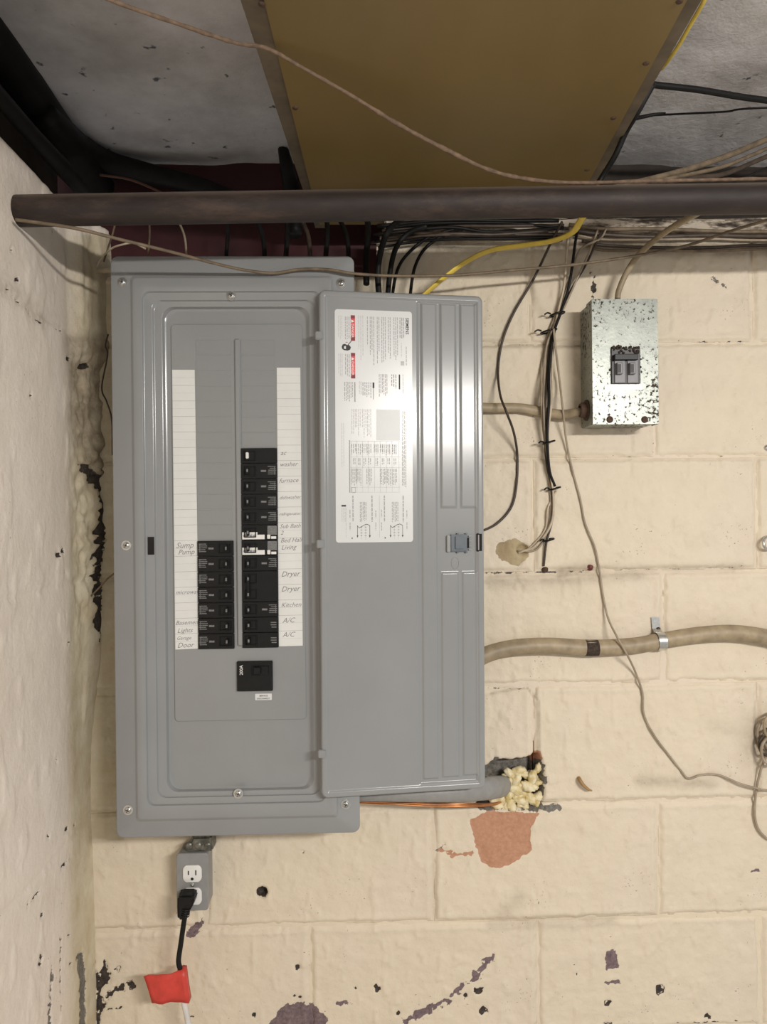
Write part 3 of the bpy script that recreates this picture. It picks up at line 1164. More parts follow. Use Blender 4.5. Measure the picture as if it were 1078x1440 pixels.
for i in range(7):
    y = 771 + i * PIT
    place_breaker('single', 1, 'print', 303.5 + i * .2, y)
marks = ['white', 'print', 'print', 'print', 'print', 'afci', 'afci', 'print', None, None, 'print', 'small', 'small']
for i, m in enumerate(marks):
    y = 641 + i * 21.55
    if i == 8:
        place_breaker('double', -1, 'none', 366, y + 10.8)
    if m:
        place_breaker('single', -1, m, 364.5 + i * .18, y)
# main breaker
mb = bpy.data.objects.new('main_breaker', None)
bm = bmesh.new()
plate(bm, 333, 930, 383, 972, RY - .001, RY - .006, .0012, .0006)
mbo = put('main_breaker', bm, 'black', panel, smooth='auto')
bm = bmesh.new()
plate(bm, 354, 937, 377, 950, RY - .006, RY - .0085, .001, .0004)
plate(bm, 356, 938.5, 366, 949, RY - .0085, RY - .014, .001, .001)
put('toggle', bm, 'black', mbo, smooth='auto')
bm = bmesh.new()
text_into(bm, '200A', 6.4 * PXM, at(335.6, 949.5, RY - .0063), (0, 0, 1), (-1, 0, 0), thin=.00006)
# letters read upwards: writing direction up, tops towards the left
for v in bm.verts:
    v.co.x += 5.6 * PXM
put('lettering', bm, 'white', mbo, smooth=False, label='white 200A rating lettering')
bm = bmesh.new()
plate(bm, 358.5, 975.5, 382, 984.5, RY - .001, RY - .0013, .0008, .0002)
text_into(bm, 'SERVICE', .0037, at(370.4, 979.5, RY - .0015), (1, 0, 0), (0, 0, 1), 1, align='CENTER', thin=.00005)
text_into(bm, 'DISCONNECT', .0033, at(370.4, 983.3, RY - .0015), (1, 0, 0), (0, 0, 1), 1, align='CENTER', thin=.00005)
put('disconnect_sticker', bm, ['label', 'ink'], panel, smooth=False, label='small white service disconnect sticker')


# the two handwritten circuit directories
def directory(tl, tr, bl, br, rows, notes, name):
    bm = bmesh.new()
    y0, y1 = RY - .0011, RY - .0015
    c = [at(*p, y1) for p in (tl, tr, br, bl)]
    lo = [bm.verts.new(p) for p in c]
    bm.faces.new(lo)
    hi = [bm.verts.new(p + Vector((0, .0004, 0))) for p in c]
    for i in range(4):
        bm.faces.new((lo[i], hi[i], hi[(i + 1) % 4], lo[(i + 1) % 4]))
    n = rows
    for k in range(1, n):
        f = k / n
        a, b = c[0].lerp(c[3], f), c[1].lerp(c[2], f)
        o = Vector((0, -.00015, 0))
        th = .00042 if k % 2 == 0 else .00028
        quad(bm, [a + o, b + o, b + o - Vector((0, 0, th)), a + o - Vector((0, 0, th))], 2 if k % 2 == 0 else 3)
    for s, px, py, size in notes:
        text_into(bm, s, size * PXM, at(px, py, y1 - .0002), (1, 0, .03), (0, 0, 1), 1, shear=.35, thin=-.00004)
    bmesh.ops.recalc_face_normals(bm, faces=[f for f in bm.faces if f.material_index == 0])
    put(name, bm, ['paper', 'pencil', 'ink_grey', 'ink_light'], panel, smooth=False)


directory((242, 520), (273.5, 520), (246.5, 913.5), (280, 912), 36,
          [('Sump', 247, 771, 11), ('Pump', 250, 780, 10), ('microwave', 246.5, 836, 8.2), ('Basement', 246.5, 879, 8.6), ('Lights', 249, 890, 9), ('Garage', 248, 900, 7), ('Door', 249, 911, 10)], 'directory_strip')
directory((389, 517), (422, 517), (392, 909), (425.5, 908), 36,
          [('ac', 394, 640, 9), ('washer', 393, 656, 8.5), ('furnace', 392, 679, 9), ('dishwasher', 392.5, 702, 6.6), ('refrigerator', 392.5, 725, 6.2), ('Sub Bath', 393, 743, 8.2), ('2', 394, 752, 8), ('Bed Hall', 394, 763, 8.6), ('Living', 395, 773, 9),
           ('Dryer', 395, 811, 10.5), ('Dryer', 395, 832, 10.5), ('Kitchen', 395, 854, 9), ('A/C', 397, 876, 10), ('A/C', 397, 896, 10)], 'directory_strip')

# ------------------------------------------------------------------ door: open, hinged at its left edge, leaning back to the right
DL, DR = -.1425, -.110                       # y of the left and right edge
dTL, dBL, dTR, dBR = at(447, 407.5, DL), at(453, 1123, DL), at(678.5, 415, DR), at(683, 1110, DR)
dW, dH = ((dTR - dTL).length + (dBR - dBL).length) / 2, ((dTL - dBL).length + (dTR - dBR).length) / 2
eu = ((dTR - dTL) + (dBR - dBL)).normalized()
ev = ((dTL - dBL) + (dTR - dBR))
ev = (ev - eu * ev.dot(eu)).normalized()
en = eu.cross(ev)                            # towards the viewer
if en.y > 0:
    en = -en
dC = (dTL + dTR + dBL + dBR) / 4


def duv(px, py):                             # door-plane coordinates (from its lower left corner) of a photo point
    d = ray(px, py)
    t = (dC - CAM).dot(en) / d.dot(en)
    p = CAM + d * t - dC
    return p.dot(eu) + dW / 2, p.dot(ev) + dH / 2


def dp(u, v, h=0.0):
    return dC + eu * (u - dW / 2) + ev * (v - dH / 2) + en * h


def door_mesh():
    U = lambda px: duv(px, 765)[0]
    V = lambda py: duv(565, py)[1]
    # raised bands: (left, right, bottom, top)
    bands = [(U(593.5), U(615.5), V(1099), V(424)), (U(620.5), U(643), V(714.5), V(424)), (U(648.5), U(671), V(714.5), V(424)), (U(620.5), U(645), V(1098), V(806)), (U(650), U(671), V(1097), V(806))]
    step_u = U(589)
    us = np.concatenate([np.linspace(0, .018, 16), np.linspace(.018, step_u - .006, 16)[1:], np.linspace(step_u - .006, dW, 130)[1:]])
    ends = [V(424), V(714.5), V(806), V(1098)]
    vs = [0]
    vs = sorted(set(np.concatenate([np.linspace(0, .020, 18), np.linspace(dH - .026, dH, 22)] + [np.linspace(e - .006, e + .006, 13) for e in ends] + [np.linspace(.02, dH - .026, 40)]).round(6).tolist()))
    us = us / us.max()
    R = .011
    Ug, Vg = np.meshgrid(us, np.array(vs), indexing='ij')
    dv = np.minimum(Vg, dH - Vg)
    cut = np.where(dv < R, R - np.sqrt(np.clip(R * R - (R - dv) ** 2, 0, None)), 0)
    Ux = cut + Ug * (dW - 2 * cut)
    # rounded-rect distance to edge
    qx, qy = np.abs(Ux - dW / 2) - (dW / 2 - R), np.abs(Vg - dH / 2) - (dH / 2 - R)
    sd = R - (np.hypot(np.maximum(qx, 0), np.maximum(qy, 0)) + np.minimum(np.maximum(qx, qy), 0))
    sd = np.maximum(sd, 0)
    h = -0.004 * (1 - np.sqrt(np.clip(1 - (1 - np.clip(sd / .004, 0, 1)) ** 2, 0, 1)))       # rolled edge
    h = h - 0.0022 * sstep(.0085, .0125, sd)                                                    # step inside the rim
    h = h - 0.0022 * sstep(step_u - .0028, step_u + .0028, Ux) * sstep(.0125, .015, sd)
    for l, r, b, t in bands:
        d = np.minimum(np.minimum(Ux - l, r - Ux), np.minimum(Vg - b, t - Vg))
        h = h + 0.0022 * sstep(-.0010, .0028, d)
    pts = np.array(dC)[None, None] + (Ux - dW / 2)[..., None] * np.array(eu) + (Vg - dH / 2)[..., None] * np.array(ev) + h[..., None] * np.array(en)
    nu, nv = Ux.shape
    v = pts.reshape(-1, 3)
    f = grid_faces(nu, nv)
    idx = np.arange(nu * nv).reshape(nu, nv)
    ring = np.concatenate([idx[:, 0], idx[-1, 1:], idx[-2::-1, -1], idx[0, -2:0:-1]])
    back = v[ring] - np.array(en) * .007
    n0 = len(v)
    k = np.arange(len(ring))
    k2 = (k + 1) % len(ring)
    side = np.stack([ring[k], n0 + k, n0 + k2, ring[k2]], 1)
    me = bpy.data.meshes.new('door')
    me.from_pydata([tuple(p) for p in np.concatenate([v, back])], [], [tuple(q) for q in np.concatenate([f, side])] + [tuple(n0 + k[::-1])])
    me.update()
    return me


door = put('door', door_mesh(), 'enamel', panel, label='open grey door with pressed ribs and a white instruction label')
for m_ in (door.data,):
    m_.set_sharp_from_angle(angle=math.radians(60))
HB = -0.0022                                  # face of the flat inside area
for px, py in ((448.5, 472), (450.5, 765), (452.5, 1060)):
    u, v = duv(px, py)
    bm = bmesh.new()
    box(bm, (-.0062, -.0012, -.0065), (.0062, .004, .0065), bev=.0012)
    bm.transform(Matrix.Translation(dp(u, v, 0.001)))
    put('hinge_tab', bm, 'steel' if False else 'enamel', door, smooth='auto')


def door_box(bm, l, t, r, b, h0, h1, bev=.0006, mi=0):
    u0, v1 = duv(l, t)
    u1, v0 = duv(r, b)
    tb = bmesh.new()
    box(tb, (u0, h0, v0), (u1, h1, v1), mi, bev)
    mt = Matrix((eu, en, ev)).transposed().to_4x4()
    tb.transform(Matrix.Translation(dC) @ mt @ Matrix.Translation((-dW / 2, 0, -dH / 2)))
    if mt.determinant() < 0:
        bmesh.ops.reverse_faces(tb, faces=tb.faces[:])
    merge(bm, tb)


bm = bmesh.new()
door_box(bm, 633, 751.5, 657, 775.5, -.004, .001, .0012)
door_box(bm, 639, 754, 652, 772, .001, .0035, .001)
door_box(bm, 628, 753, 633.5, 776.5, -.004, .0005, .001, 1)
door_box(bm, 656, 756, 659.5, 771, -.004, .0002, .0005, 2)
for y in (750.5, 776.5):
    door_box(bm, 642, y - 1, 645, y + 1, -.004, .001, .0003)
    door_box(bm, 654, y - 1, 657, y + 1, -.004, .001, .0003)
for y in (754, 761, 768, 773):
    door_box(bm, 659, y - .8, 664, y + .8, -.004, -.001, .0002, 1)
put('latch', bm, ['slate', 'handy', 'hole'], door, smooth='auto', label='slate-blue plastic door latch')
bm = bmesh.new()
door_box(bm, 670, 750, 678, 775.5, -.006, .0006, .0008)
door_box(bm, 671.5, 752, 673.5, 773.5, .0002, .0010, .0003, 1)
put('latch_catch', bm, ['hole', 'handy'], door, smooth='auto', label='dark catch opening at the door edge')
bm = bmesh.new()
u, v = duv(640.5, 792)
ring = []
for k in range(25):
    a = 2 * math.pi * k / 24
    ring.append(dp(u + .0062 * math.cos(a), v + .0098 * math.sin(a), HB * 2 + .0001))
tube(bm, ring, .0005, 6, 2, ends=False)
put('embossed_ring', bm, 'enamel', door)

# instruction label (turned a quarter clockwise: its lines run down the door)
bm = bmesh.new()
lu0, lv1 = duv(470.5, 434)
lu1, lv0 = duv(581, 762)
LH = HB + .0003


def lp(a, b, lift=0.0):
    """a: 0..110 across, b: 0..328 down, in label millimetre-like photo units."""
    f = b / 328.0
    return dp(lu0 + (lu1 - lu0) * a / 110.0, lv1 + (lv0 - lv1) * f, LH + lift)


rr = rrect(0, 110, 0, 328, 4, 4)
top = [bm.verts.new(lp(a, b)) for a, b in rr]
bm.faces.new(top)
KU = (lu1 - lu0) / 110.0
down, left = -ev, eu


def ltext(s, a, b, size, mi, **kw):
    text_into(bm, s, size * KU * 1.38, lp(a, b, .00022), down, left, mi, **kw)


def lrect(a0, a1, b0, b1, mi, lift=.00012):
    quad(bm, [lp(a0, b0, lift), lp(a1, b0, lift), lp(a1, b1, lift), lp(a0, b1, lift)], mi)


lr = random.Random(11)


def para(a0, a1, b0, b1, mi, step=3.0, thick=1.1, ragged=0.4):
    """Columns of fine print: each line runs down the label as word strokes."""
    a = a1
    while a > a0:
        end = b1 - lr.random() * ragged * (b1 - b0)
        b = b0
        while b < end:
            wlen = lr.uniform(2.0, 6.5)
            e = min(b + wlen, end)
            lrect(a - thick, a, b, e, mi)
            b = e + 1.1
        a -= step


# positions follow the photo: a = px - 470, b = py - 434 (top edge)
ltext('SIEMENS', 101.0, 9, 4.6, 1, thin=.0001)
para(92, 98.5, 9, 40, 2, 2.6, 1.2, .1)
para(92.5, 95, 45, 66, 3, 3, .8, .1)
para(99.5, 102, 50, 78, 2, 3, .9, .1)
lrect(93.5, 98.5, 71, 77, 3)
for a0, a1, b1 in ((83, 89.5, 80), (75, 79, 82), (66, 72, 76), (58, 63, 78), (50, 55.5, 78), (44, 46.5, 60)):
    para(a0, a1, 9, b1, 2, 2.5, .9, .35)
para(31, 40, 8, 80, 3, 3.0, .8, .4)
# warning blocks
for b0, b1 in ((8, 44), (61, 97)):
    lrect(22.5, 28.5, b0, b1, 4)
    lrect(22.5, 28.5, b0, b0 + 4.5, 5, .00016)
    ltext('DANGER', 23.6, b0 + 12, 3.5, 6, thin=.00003)
    quad(bm, [lp(23.4, b0 + 10.6, .0002), lp(27.6, b0 + 8.4, .0002), lp(23.4, b0 + 6.2, .0002)], 6)
    lrect(22.5, 28.5, b1 - 6, b1, 5, .00016)
    para(13, 20.5, b0 + 2, b1 - 2, 2, 2.6, .9, .15)
    para(4.5, 10.5, b0 + 1, b1 - 1, 3, 2.4, .7, .2)
# hazard pictogram: hand and spark
hand = [(9.5, 53), (11, 49.5), (14, 48.5), (17, 50), (20, 50), (22.5, 53), (21.5, 56.5), (18, 58), (13, 57.5), (10.5, 56)]
f = bm.faces.new([bm.verts.new(lp(a, b, .0002)) for a, b in hand])
f.material_index = 1
quad(bm, [lp(13, 52, .0003), lp(15.5, 51.4, .0003), lp(15.5, 56, .0003), lp(12.6, 55.2, .0003)], 0)
quad(bm, [lp(18, 49.5, .0002), lp(19, 50, .0002), lp(24, 44.2, .0002), (lp(23.2, 43.8, .0002))], 1)
quad(bm, [lp(15, 46.2, .0002), lp(17.5, 45.6, .0002), lp(18, 46.6, .0002), lp(15.4, 47.2, .0002)], 4)
# small tables below
lrect(90.5, 92.5, 90, 111, 1)
para(78, 87, 90, 112, 2, 3.0, 1.2, .25)
para(62, 74, 90, 124, 2, 2.2, .9, .25)
para(94, 97, 90, 118, 3, 3, .9, .2)
lrect(53, 55.5, 102, 110, 1)
lrect(53.6, 54.6, 110, 126, 2)
para(39, 51, 102, 124, 2, 2.8, 1.0, .3)
para(33, 37, 101, 120, 3, 2.2, .8, .2)
lrect(27, 28.6, 102, 130, 2)
para(13, 25, 102, 130, 2, 2.2, .9, .25)
# blank sticker square
lrect(58, 92, 140, 184, 7)
# ratings table
for a in (22, 30, 38, 46, 55, 63, 72, 80, 90):
    lrect(a, a + .4, 185, 257, 3)
for b in (185, 207, 222, 250, 257):
    lrect(21, 92, b, b + .45, 3)
lrect(19.2, 20.6, 184, 258, 2)
for a in (26, 33, 41, 48, 58, 67, 75, 84):
    para(a - 3, a + 2.5, 140 if a < 50 else 190, 182 if a < 50 else 205, 3, 2.4, .8, .4)
    para(a - 3, a + 2.5, 189, 205, 2, 2.6, .9, .3)
    para(a - 2.5, a + 2, 209, 220, 2, 2.4, .9, .25)
    if a not in (41, 58):
        para(a - 3.5, a + 3, 224, 248, 2, 2.1, .9, .25)
para(95, 100.5, 142, 252, 2, 1.7, .8, .05)
para(8.5, 12, 160, 226, 3, 2.6, .6, .1)
lrect(22.5, 28, 250, 258, 2)
lrect(23.2, 27.3, 250.8, 257.2, 0, .0002)
# the two wiring sketches at the foot
for o in (0, 47):
    for a, b0, b1 in ((25, 262, 300), (52, 262, 300)):
        para(a - 1.6 + o * .95, a + o * .95, b0, b1, 2, 5, 1.5, .05)
    para(34 + o * .97, 43 + o * .97, 271, 300, 2, 2.0, .9, .15)
    pts = [(30, 304), (33, 307), (37, 305), (40, 303), (44, 302), (48, 304)]
    for (a0, b0), (a1, b1) in zip(pts[:-1], pts[1:]):
        quad(bm, [lp(a0 + o, b0, .0002), lp(a1 + o, b1, .0002), lp(a1 + o, b1 + .8, .0002), lp(a0 + o, b0 + .8, .0002)], 1)
    for a in (30.2, 47.6):
        lrect(a + o, a + .6 + o, 304, 319, 1)
        quad(bm, [lp(a - 1 + o, 318, .0002), lp(a + 1.6 + o, 318, .0002), lp(a + .3 + o, 321.5, .0002)], 1)
    for a in (36, 42):
        for b in (306, 310, 314, 318):
            lrect(a - 1.2 + o, a + 1.2 + o, b, b + 1.1, 2)
        lrect(a - .2 + o, a + .2 + o, 304, 324, 3)
    for a, b in ((20.5, 282), (20.5, 300), (57, 283), (57, 300)):
        para(a - 1.2 + o * .95, a + o * .95, b, b + 12, 2, 4, 1, .1)
    lrect(22 + o, 23.6 + o, 321, 322.8, 1)
lrect(61.5, 62.0, 262, 322, 3)
lrect(8, 14.5, 275, 277.4, 1)
para(7.5, 13.5, 279, 300, 3, 2.2, .7, .4)
para(13.8, 14.8, 279, 322, 3, 2.2, .6, .05)
instruct = put('instruction_label', bm, ['label', 'ink', 'ink_grey', 'ink_light', 'red_ink', simple('dark_red_ink', (0.22, 0.015, 0.02), .5), 'white', simple('pale_grey_sticker', (0.60, 0.61, 0.61), .35, 0, .02)], door, smooth=False, label='white instruction label with fine print and red danger boxes')

# ------------------------------------------------------------------ small galvanised disconnect box
BY = -.075
dbx = empty('disconnect_box', 'small speckled galvanised switch box with a double breaker, on the block wall', 'switch box', at(879, 597, 0))
x0, x1, z0, z1 = pxr(833, 421, 924.5, 596.5, BY, 0)[:4]
bm = bmesh.new()
box(bm, (x0 + .001, BY + .004, z0 + .001), (x1 - .001, -.0035, z1 - .001), bev=.0012)
put('body', bm, 'zinc', dbx, smooth='auto')
# front plate with a cut-out for the breaker
ox0, ox1, oz0, oz1 = pxr(859.5, 490, 900, 539.5, BY, 0)[:4]
bm = bmesh.new()
for a, b in (((x0, z0), (ox0, z1)), ((ox1, z0), (x1, z1)), ((ox0, z0), (ox1, oz0)), ((ox0, oz1), (ox1, z1))):
    box(bm, (a[0], BY, a[1]), (b[0], BY + .0035, b[1]))
bmesh.ops.remove_doubles(bm, verts=bm.verts[:], dist=1e-5)
# turned-down lips at the sides
for xa in (x0 - .0006, x1 - .0002):
    box(bm, (xa, BY + .0002, z0), (xa + .0009, BY + .030, z1))
box(bm, (x0, BY + .0002, z1), (x1, BY + .012, z1 + .0008))
put('front_plate', bm, 'zinc', dbx, smooth=False)
for px in (857, 906):
    bm = bmesh.new()
    lathe(bm, at(px, 590, BY), (0, -1, 0), [(.0058, 0), (.0058, .0008), (.0045, .0022), (0, .0028)], 14)
    put('screw', bm, 'rust', dbx)
bm = bmesh.new()
plate(bm, 859.5, 490, 900, 539.5, BY + .002, BY - .0035, .001, .0008)
br = put('breaker', bm, simple('grey_black_plastic', (.045, .042, .045), .45, 0, .25, 80), dbx, smooth='auto')
for l, r in ((864, 879), (882, 897)):
    bm = bmesh.new()
    plate(bm, l, 502, r, 538.5, BY - .0035, BY - .0055, .0008, .0006)
    plate(bm, l + 3.5, 509.5, r - 3.5, 526, BY - .0055, BY - .0125, .0008, .0012)
    quad(bm, [at(l + 4, 512, BY - .01265), at(r - 6, 512, BY - .01265), at(r - 6, 524, BY - .01265), at(l + 4, 524, BY - .01265)], 1)
    put('toggle', bm, [simple('grey_toggle', (.16, .155, .165), .4, 0, .15, 90), 'black'], br, smooth='auto')
bm = bmesh.new()
plate(bm, 864, 497.5, 897, 506, BY - .0035, BY - .013, .001, .001)
put('handle_tie', bm, 'black', br, smooth='auto', label='black bar tying both toggles')
bm = bmesh.new()
rd = random.Random(4)
for i in range(46):
    px = rd.uniform(861, 899)
    c = at(px, 492 + rd.uniform(-5, 5) + (px - 880) * 0.05, BY - .004)
    bmesh.ops.create_icosphere(bm, subdivisions=1, radius=rd.uniform(.0012, .0028), matrix=Matrix.Translation(c) @ Matrix.Rotation(rd.random() * 3, 4, 'X'))
for i in range(26):
    px = rd.choice((860, 899)) + rd.uniform(-2.5, 2.5)
    c = at(px, rd.uniform(488, 538), BY - .002)
    bmesh.ops.create_icosphere(bm, subdivisions=1, radius=rd.uniform(.0008, .002), matrix=Matrix.Translation(c))
put('dirt_crust', bm, 'dirt', br, kind='stuff', label='dark crusted dirt around the breaker opening')
bm = bmesh.new()
plate(bm, 850, 540.5, 903, 548.5, BY, BY - .0004, .0006, .0002)
put('rating_strip', bm, 'label', dbx, smooth=False, label='pale blank strip under the breaker')
bm = bmesh.new()
c = Vector((x0, -.042, at(826, 577, -.042).z))
lathe(bm, c, (-1, 0, 0), [(.018, -.001), (.018, .003), (.013, .0035), (.013, .010), (.0115, .013), (.008, .0135)], 18)
put('cable_connector', bm, 'rust', dbx, smooth='auto')

# ------------------------------------------------------------------ outlet box
OY = -.045
ob = empty('outlet_box', 'grey metal outlet box with a white duplex receptacle under the breaker panel', 'outlet', at(270, 1281, 0))
x0, x1, z0, z1 = pxr(248, 1200, 292.5, 1281, OY, 0)[:4]
bm = bmesh.new()
loft(bm, [(x0 + .001, x1 - .001, z0 + .001, z1 - .001, .005, -.0035), (x0 + .001, x1 - .001, z0 + .001, z1 - .001, .005, OY + .003)], True, True)
put('box', bm, 'handy', ob, smooth='auto')
bm = bmesh.new()
loft(bm, [(x0, x1, z0, z1, .006, OY + .003), (x0, x1, z0, z1, .006, OY + .001), (x0 + .001, x1 - .001, z0 + .001, z1 - .001, .0055, OY)], True, True)
cp = put('cover_plate', bm, 'handy', ob, smooth='auto')
for py in (1228, 1260):
    bm = bmesh.new()
    c = at(270.5, py, OY)
    hw, hh = .0158, .0142
    ring = []
    for k in range(32):
        a = 2 * math.pi * k / 32
        ring.append((max(-hw, min(hw, .0178 * math.cos(a))), max(-hh, min(hh, .0178 * math.sin(a)))))
    r0 = [bm.verts.new((c.x + x, OY + .001, c.z + z)) for x, z in ring]
    r1 = [bm.verts.new((c.x + x, OY - .0018, c.z + z)) for x, z in ring]
    r2 = [bm.verts.new((c.x + x * .94, OY - .0026, c.z + z * .94)) for x, z in ring]
    for A, B in ((r0, r1), (r1, r2)):
        for k in range(32):
            bm.faces.new((A[k], A[(k + 1) % 32], B[(k + 1) % 32], B[k]))
    bm.faces.new(r2)
    for dx, hz in ((-.0062, .0034), (.0062, .0042)):
        box(bm, (c.x + dx - .001, OY - .0026, c.z + .002 - hz), (c.x + dx + .001, OY - .0029, c.z + .002 + hz), mi=1)
    lathe(bm, (c.x, OY - .0026, c.z - .0085), (0, -1, 0), [(.0026, 0), (.0024, .0003), (0, .0003)], 12, 1)
    put('receptacle', bm, ['white', 'hole'], ob, smooth='auto', label='white receptacle face with slots')
screw(ob, 270.5, 1244, OY, .0024)
bm = bmesh.new()
prism(bm, [(257, 1200), (262, 1192), (270, 1179), (296, 1178), (299, 1200)], -.006, -.040, .97, .003)
for px in (266, 279, 292):
    c = at(px, 1189, -.038)
    lathe(bm, c, (0, -1, 0), [(.006, 0), (.006, .003), (.004, .0045), (0, .0048)], 10)
c = at(281, 1180, -.024)
lathe(bm, (c.x, -.024, c.z - .004), (0, 0, 1), [(.0135, 0), (.0135, .012), (.011, .013), (.011, .065)], 20)
put('conduit_connector', bm, 'zinc_dark', ob, smooth='auto', label='tarnished zinc connector on top of the box')

# plug, cord, tape flag
pc = empty('power_cord', 'black plug and cord with a red tape flag, hanging from the outlet', 'cord', at(268, 1260, OY - .003))
bm = bmesh.new()
prism(bm, [(253.5, 1250), (258, 1247), (277, 1247), (279.5, 1251), (277, 1262), (268, 1277), (266.5, 1284), (254, 1284), (253, 1274)], OY - .0028, OY - .026, .92, .003)
put('plug', bm, 'black', pc, smooth='auto')
bm = bmesh.new()
for k in range(4):
    c = at(261.5 - k * .4, 1278 + k * 3, -.0675)
    lathe(bm, c, (-.15, 0, -1), [(.0062, -.001), (.0072, -.0008), (.0072, .0008), (.0062, .001)], 14)
put('strain_relief', bm, 'black', pc)
wire_part('black_cord', [(261, 1282, -.067), (258, 1300, -.066), (254.5, 1325, -.065), (251, 1350, -.065), (253, 1362, -.065), (256, 1376, -.065)], .0042, 'black_soft', pc, seg=10)
wire_part('white_cord', [(255, 1372, -.066), (258, 1405, -.066), (263, 1430, -.066), (268, 1460, -.066), (272, 1520, -.06), (276, 1640, -.05), (280, 1840, -.04)], .0048, 'white_cord', pc, seg=10, label='white lower length of cord')
# flag of tape folded round the cord
bm = bmesh.new()
fl_pts = [(202, 1374), (232, 1371), (258, 1366), (266, 1409), (246, 1412), (213, 1412)]
n = 10
rows = []
for j in range(6):
    t = j / 5
    a = at(202 + 11 * t, 1373.5 + 38 * t, -.068)
    b = at(259 + 7 * t, 1366.5 + 43 * t, -.0745)
    rows.append([a.lerp(b, i / n) + Vector((0, .0022 * math.sin(i * .9 + j * .5), .0008 * math.sin(i * 1.7))) for i in range(n + 1)])
fr = [[bm.verts.new(p) for p in r_] for r_ in rows]
bk = [[bm.verts.new(p + Vector((0, .0016 + (.016 if i >= n - 1 else 0), 0))) for i, p in enumerate(r_)] for r_ in rows]
for L_, s in ((fr, 1), (bk, -1)):
    for j in range(5):
        for i in range(n):
            q = [L_[j][i], L_[j + 1][i], L_[j + 1][i + 1], L_[j][i + 1]]
            bm.faces.new(q if s > 0 else q[::-1])
for j in range(5):
    bm.faces.new((fr[j][n], fr[j + 1][n], bk[j + 1][n], bk[j][n]))
    bm.faces.new((fr[j + 1][0], fr[j][0], bk[j][0], bk[j + 1][0]))
for i in range(n):
    bm.faces.new((fr[0][i], fr[0][i + 1], bk[0][i + 1], bk[0][i]))
    bm.faces.new((fr[5][i + 1], fr[5][i], bk[5][i], bk[5][i + 1]))
bmesh.ops.recalc_face_normals(bm, faces=bm.faces[:])
put('tape_flag', bm, 'tape', pc, label='flag of red tape folded round the cord')

# ------------------------------------------------------------------ service cable, ground wires, foam in the broken-out hole
sc_ = empty('service_cable', 'flat grey service cable from the breaker panel into the foam-filled hole', 'cable', at(600, 1122, -.06))
bm = bmesh.new()
tube(bm, P3([(498, 1118, -.085), (560, 1118, -.082), (620, 1117, -.075), (660, 1113, -.062), (690, 1108, -.040), (706, 1106, -.004), (712, 1105, .015)]), [.010, .011, .013, .017, .020, .019, .017], 14, 8, .62)
bmesh.ops.recalc_face_normals(bm, faces=bm.faces[:])
put('jacket', bm, 'grey_cable', sc_)
for i, (dy, Yw) in enumerate(((0, -.05), (2.4, -.045), (-2.2, -.042))):
    cable('ground_wire', 'bare copper ground wire below the panel door, %s of the three' % ('middle', 'lowest', 'topmost')[i],
          [(500, 1127 + dy * .6, -.028), (540, 1128 + dy, Yw), (600, 1131 + dy, Yw), (650, 1132 + dy * .9, Yw), (692, 1131 + dy * .5, -.02), (706, 1127, .012)], .0016, 'copper', 'wire', 'bare copper ground wires', seg=6)


def metaball_foam():
    """lumpy blobs merged into one rough skin"""
    bm = bmesh.new()
    r = random.Random(21)
    sp = []
    for i in range(70):
        px, py = r.uniform(690, 757), r.uniform(1080, 1134)
        if py < 1084 + (720 - px) * .25:
            continue
        rad = r.uniform(.0055, .0115)
        sp.append((px, py, r.uniform(.006, .02), rad))
    for k, (px, py, Y, rad) in enumerate(sp):
        t = bmesh.new()
        bmesh.ops.create_icosphere(t, subdivisions=3, radius=rad)
        a = r.uniform(0, 6.3)
        st = Matrix.Rotation(a, 4, 'Y') @ Matrix.Diagonal((1.35, .8, .8, 1))
        for v in t.verts:
            nn = v.co.normalized()
            v.co = st @ (v.co * (1 + .16 * math.sin(nn.x * 7 + k) * math.sin(nn.z * 6 + k * 2)))
        t.transform(Matrix.Translation(at(px, py, Y)))
        merge(bm, t)
    return bm


put('spray_foam', metaball_foam(), 'foam', origin=at(730, 1110, 0.02), label='lumpy pale yellow spray foam filling the broken-out hole in the wall', cat='foam')

# ------------------------------------------------------------------ cables on the right
mc = empty('thick_cable', 'thick beige cable held by a steel strap, running right from behind the panel door', 'cable', at(925, 900, 0))
bm = bmesh.new()
main_pts = P3([(600, 968, -.03), (650, 940, -.028), (683, 921, -.022), (720, 911, -.018), (770, 908, -.0175), (830, 911, -.0175), (890, 908, -.0175), (930, 901, -.0175), (980, 893, -.0175), (1030, 890, -.0175), (1078, 896, -.018), (1130, 908, -.018), (1220, 915, -.018)])
tube(bm, main_pts, .0142, 16, 8)
bmesh.ops.recalc_face_normals(bm, faces=bm.faces[:])
put('jacket', bm, 'beige', mc)
bm = bmesh.new()
tube(bm, P3([(822, 911, -.0175), (830, 911.2, -.0175), (840, 911, -.0175)]), .01445, 16, 4)
bmesh.ops.recalc_face_normals(bm, faces=bm.faces[:])
put('tape_mark', bm, 'dirt', mc, label='dark smudged ring on the cable')
st = empty('cable_strap', 'shiny steel one-hole strap holding the thick beige cable to the wall', 'strap', at(925, 888, 0))
bm = bmesh.new()
c = at(928, 901.5, -.0175)
hw = .0072
prof = []
for k in range(15):                           # saddle over the cable
    a = math.radians(-100 + 215 * k / 14)
    prof.append((c.y - .0152 * math.cos(a), c.z + .0152 * math.sin(a)))
prof += [(-.006, c.z + .0185), (-.0035, c.z + .0200), (-.0032, c.z + .040)]
off = lambda p, d: (p[0] - d, p[1])
outer, inner = [], []
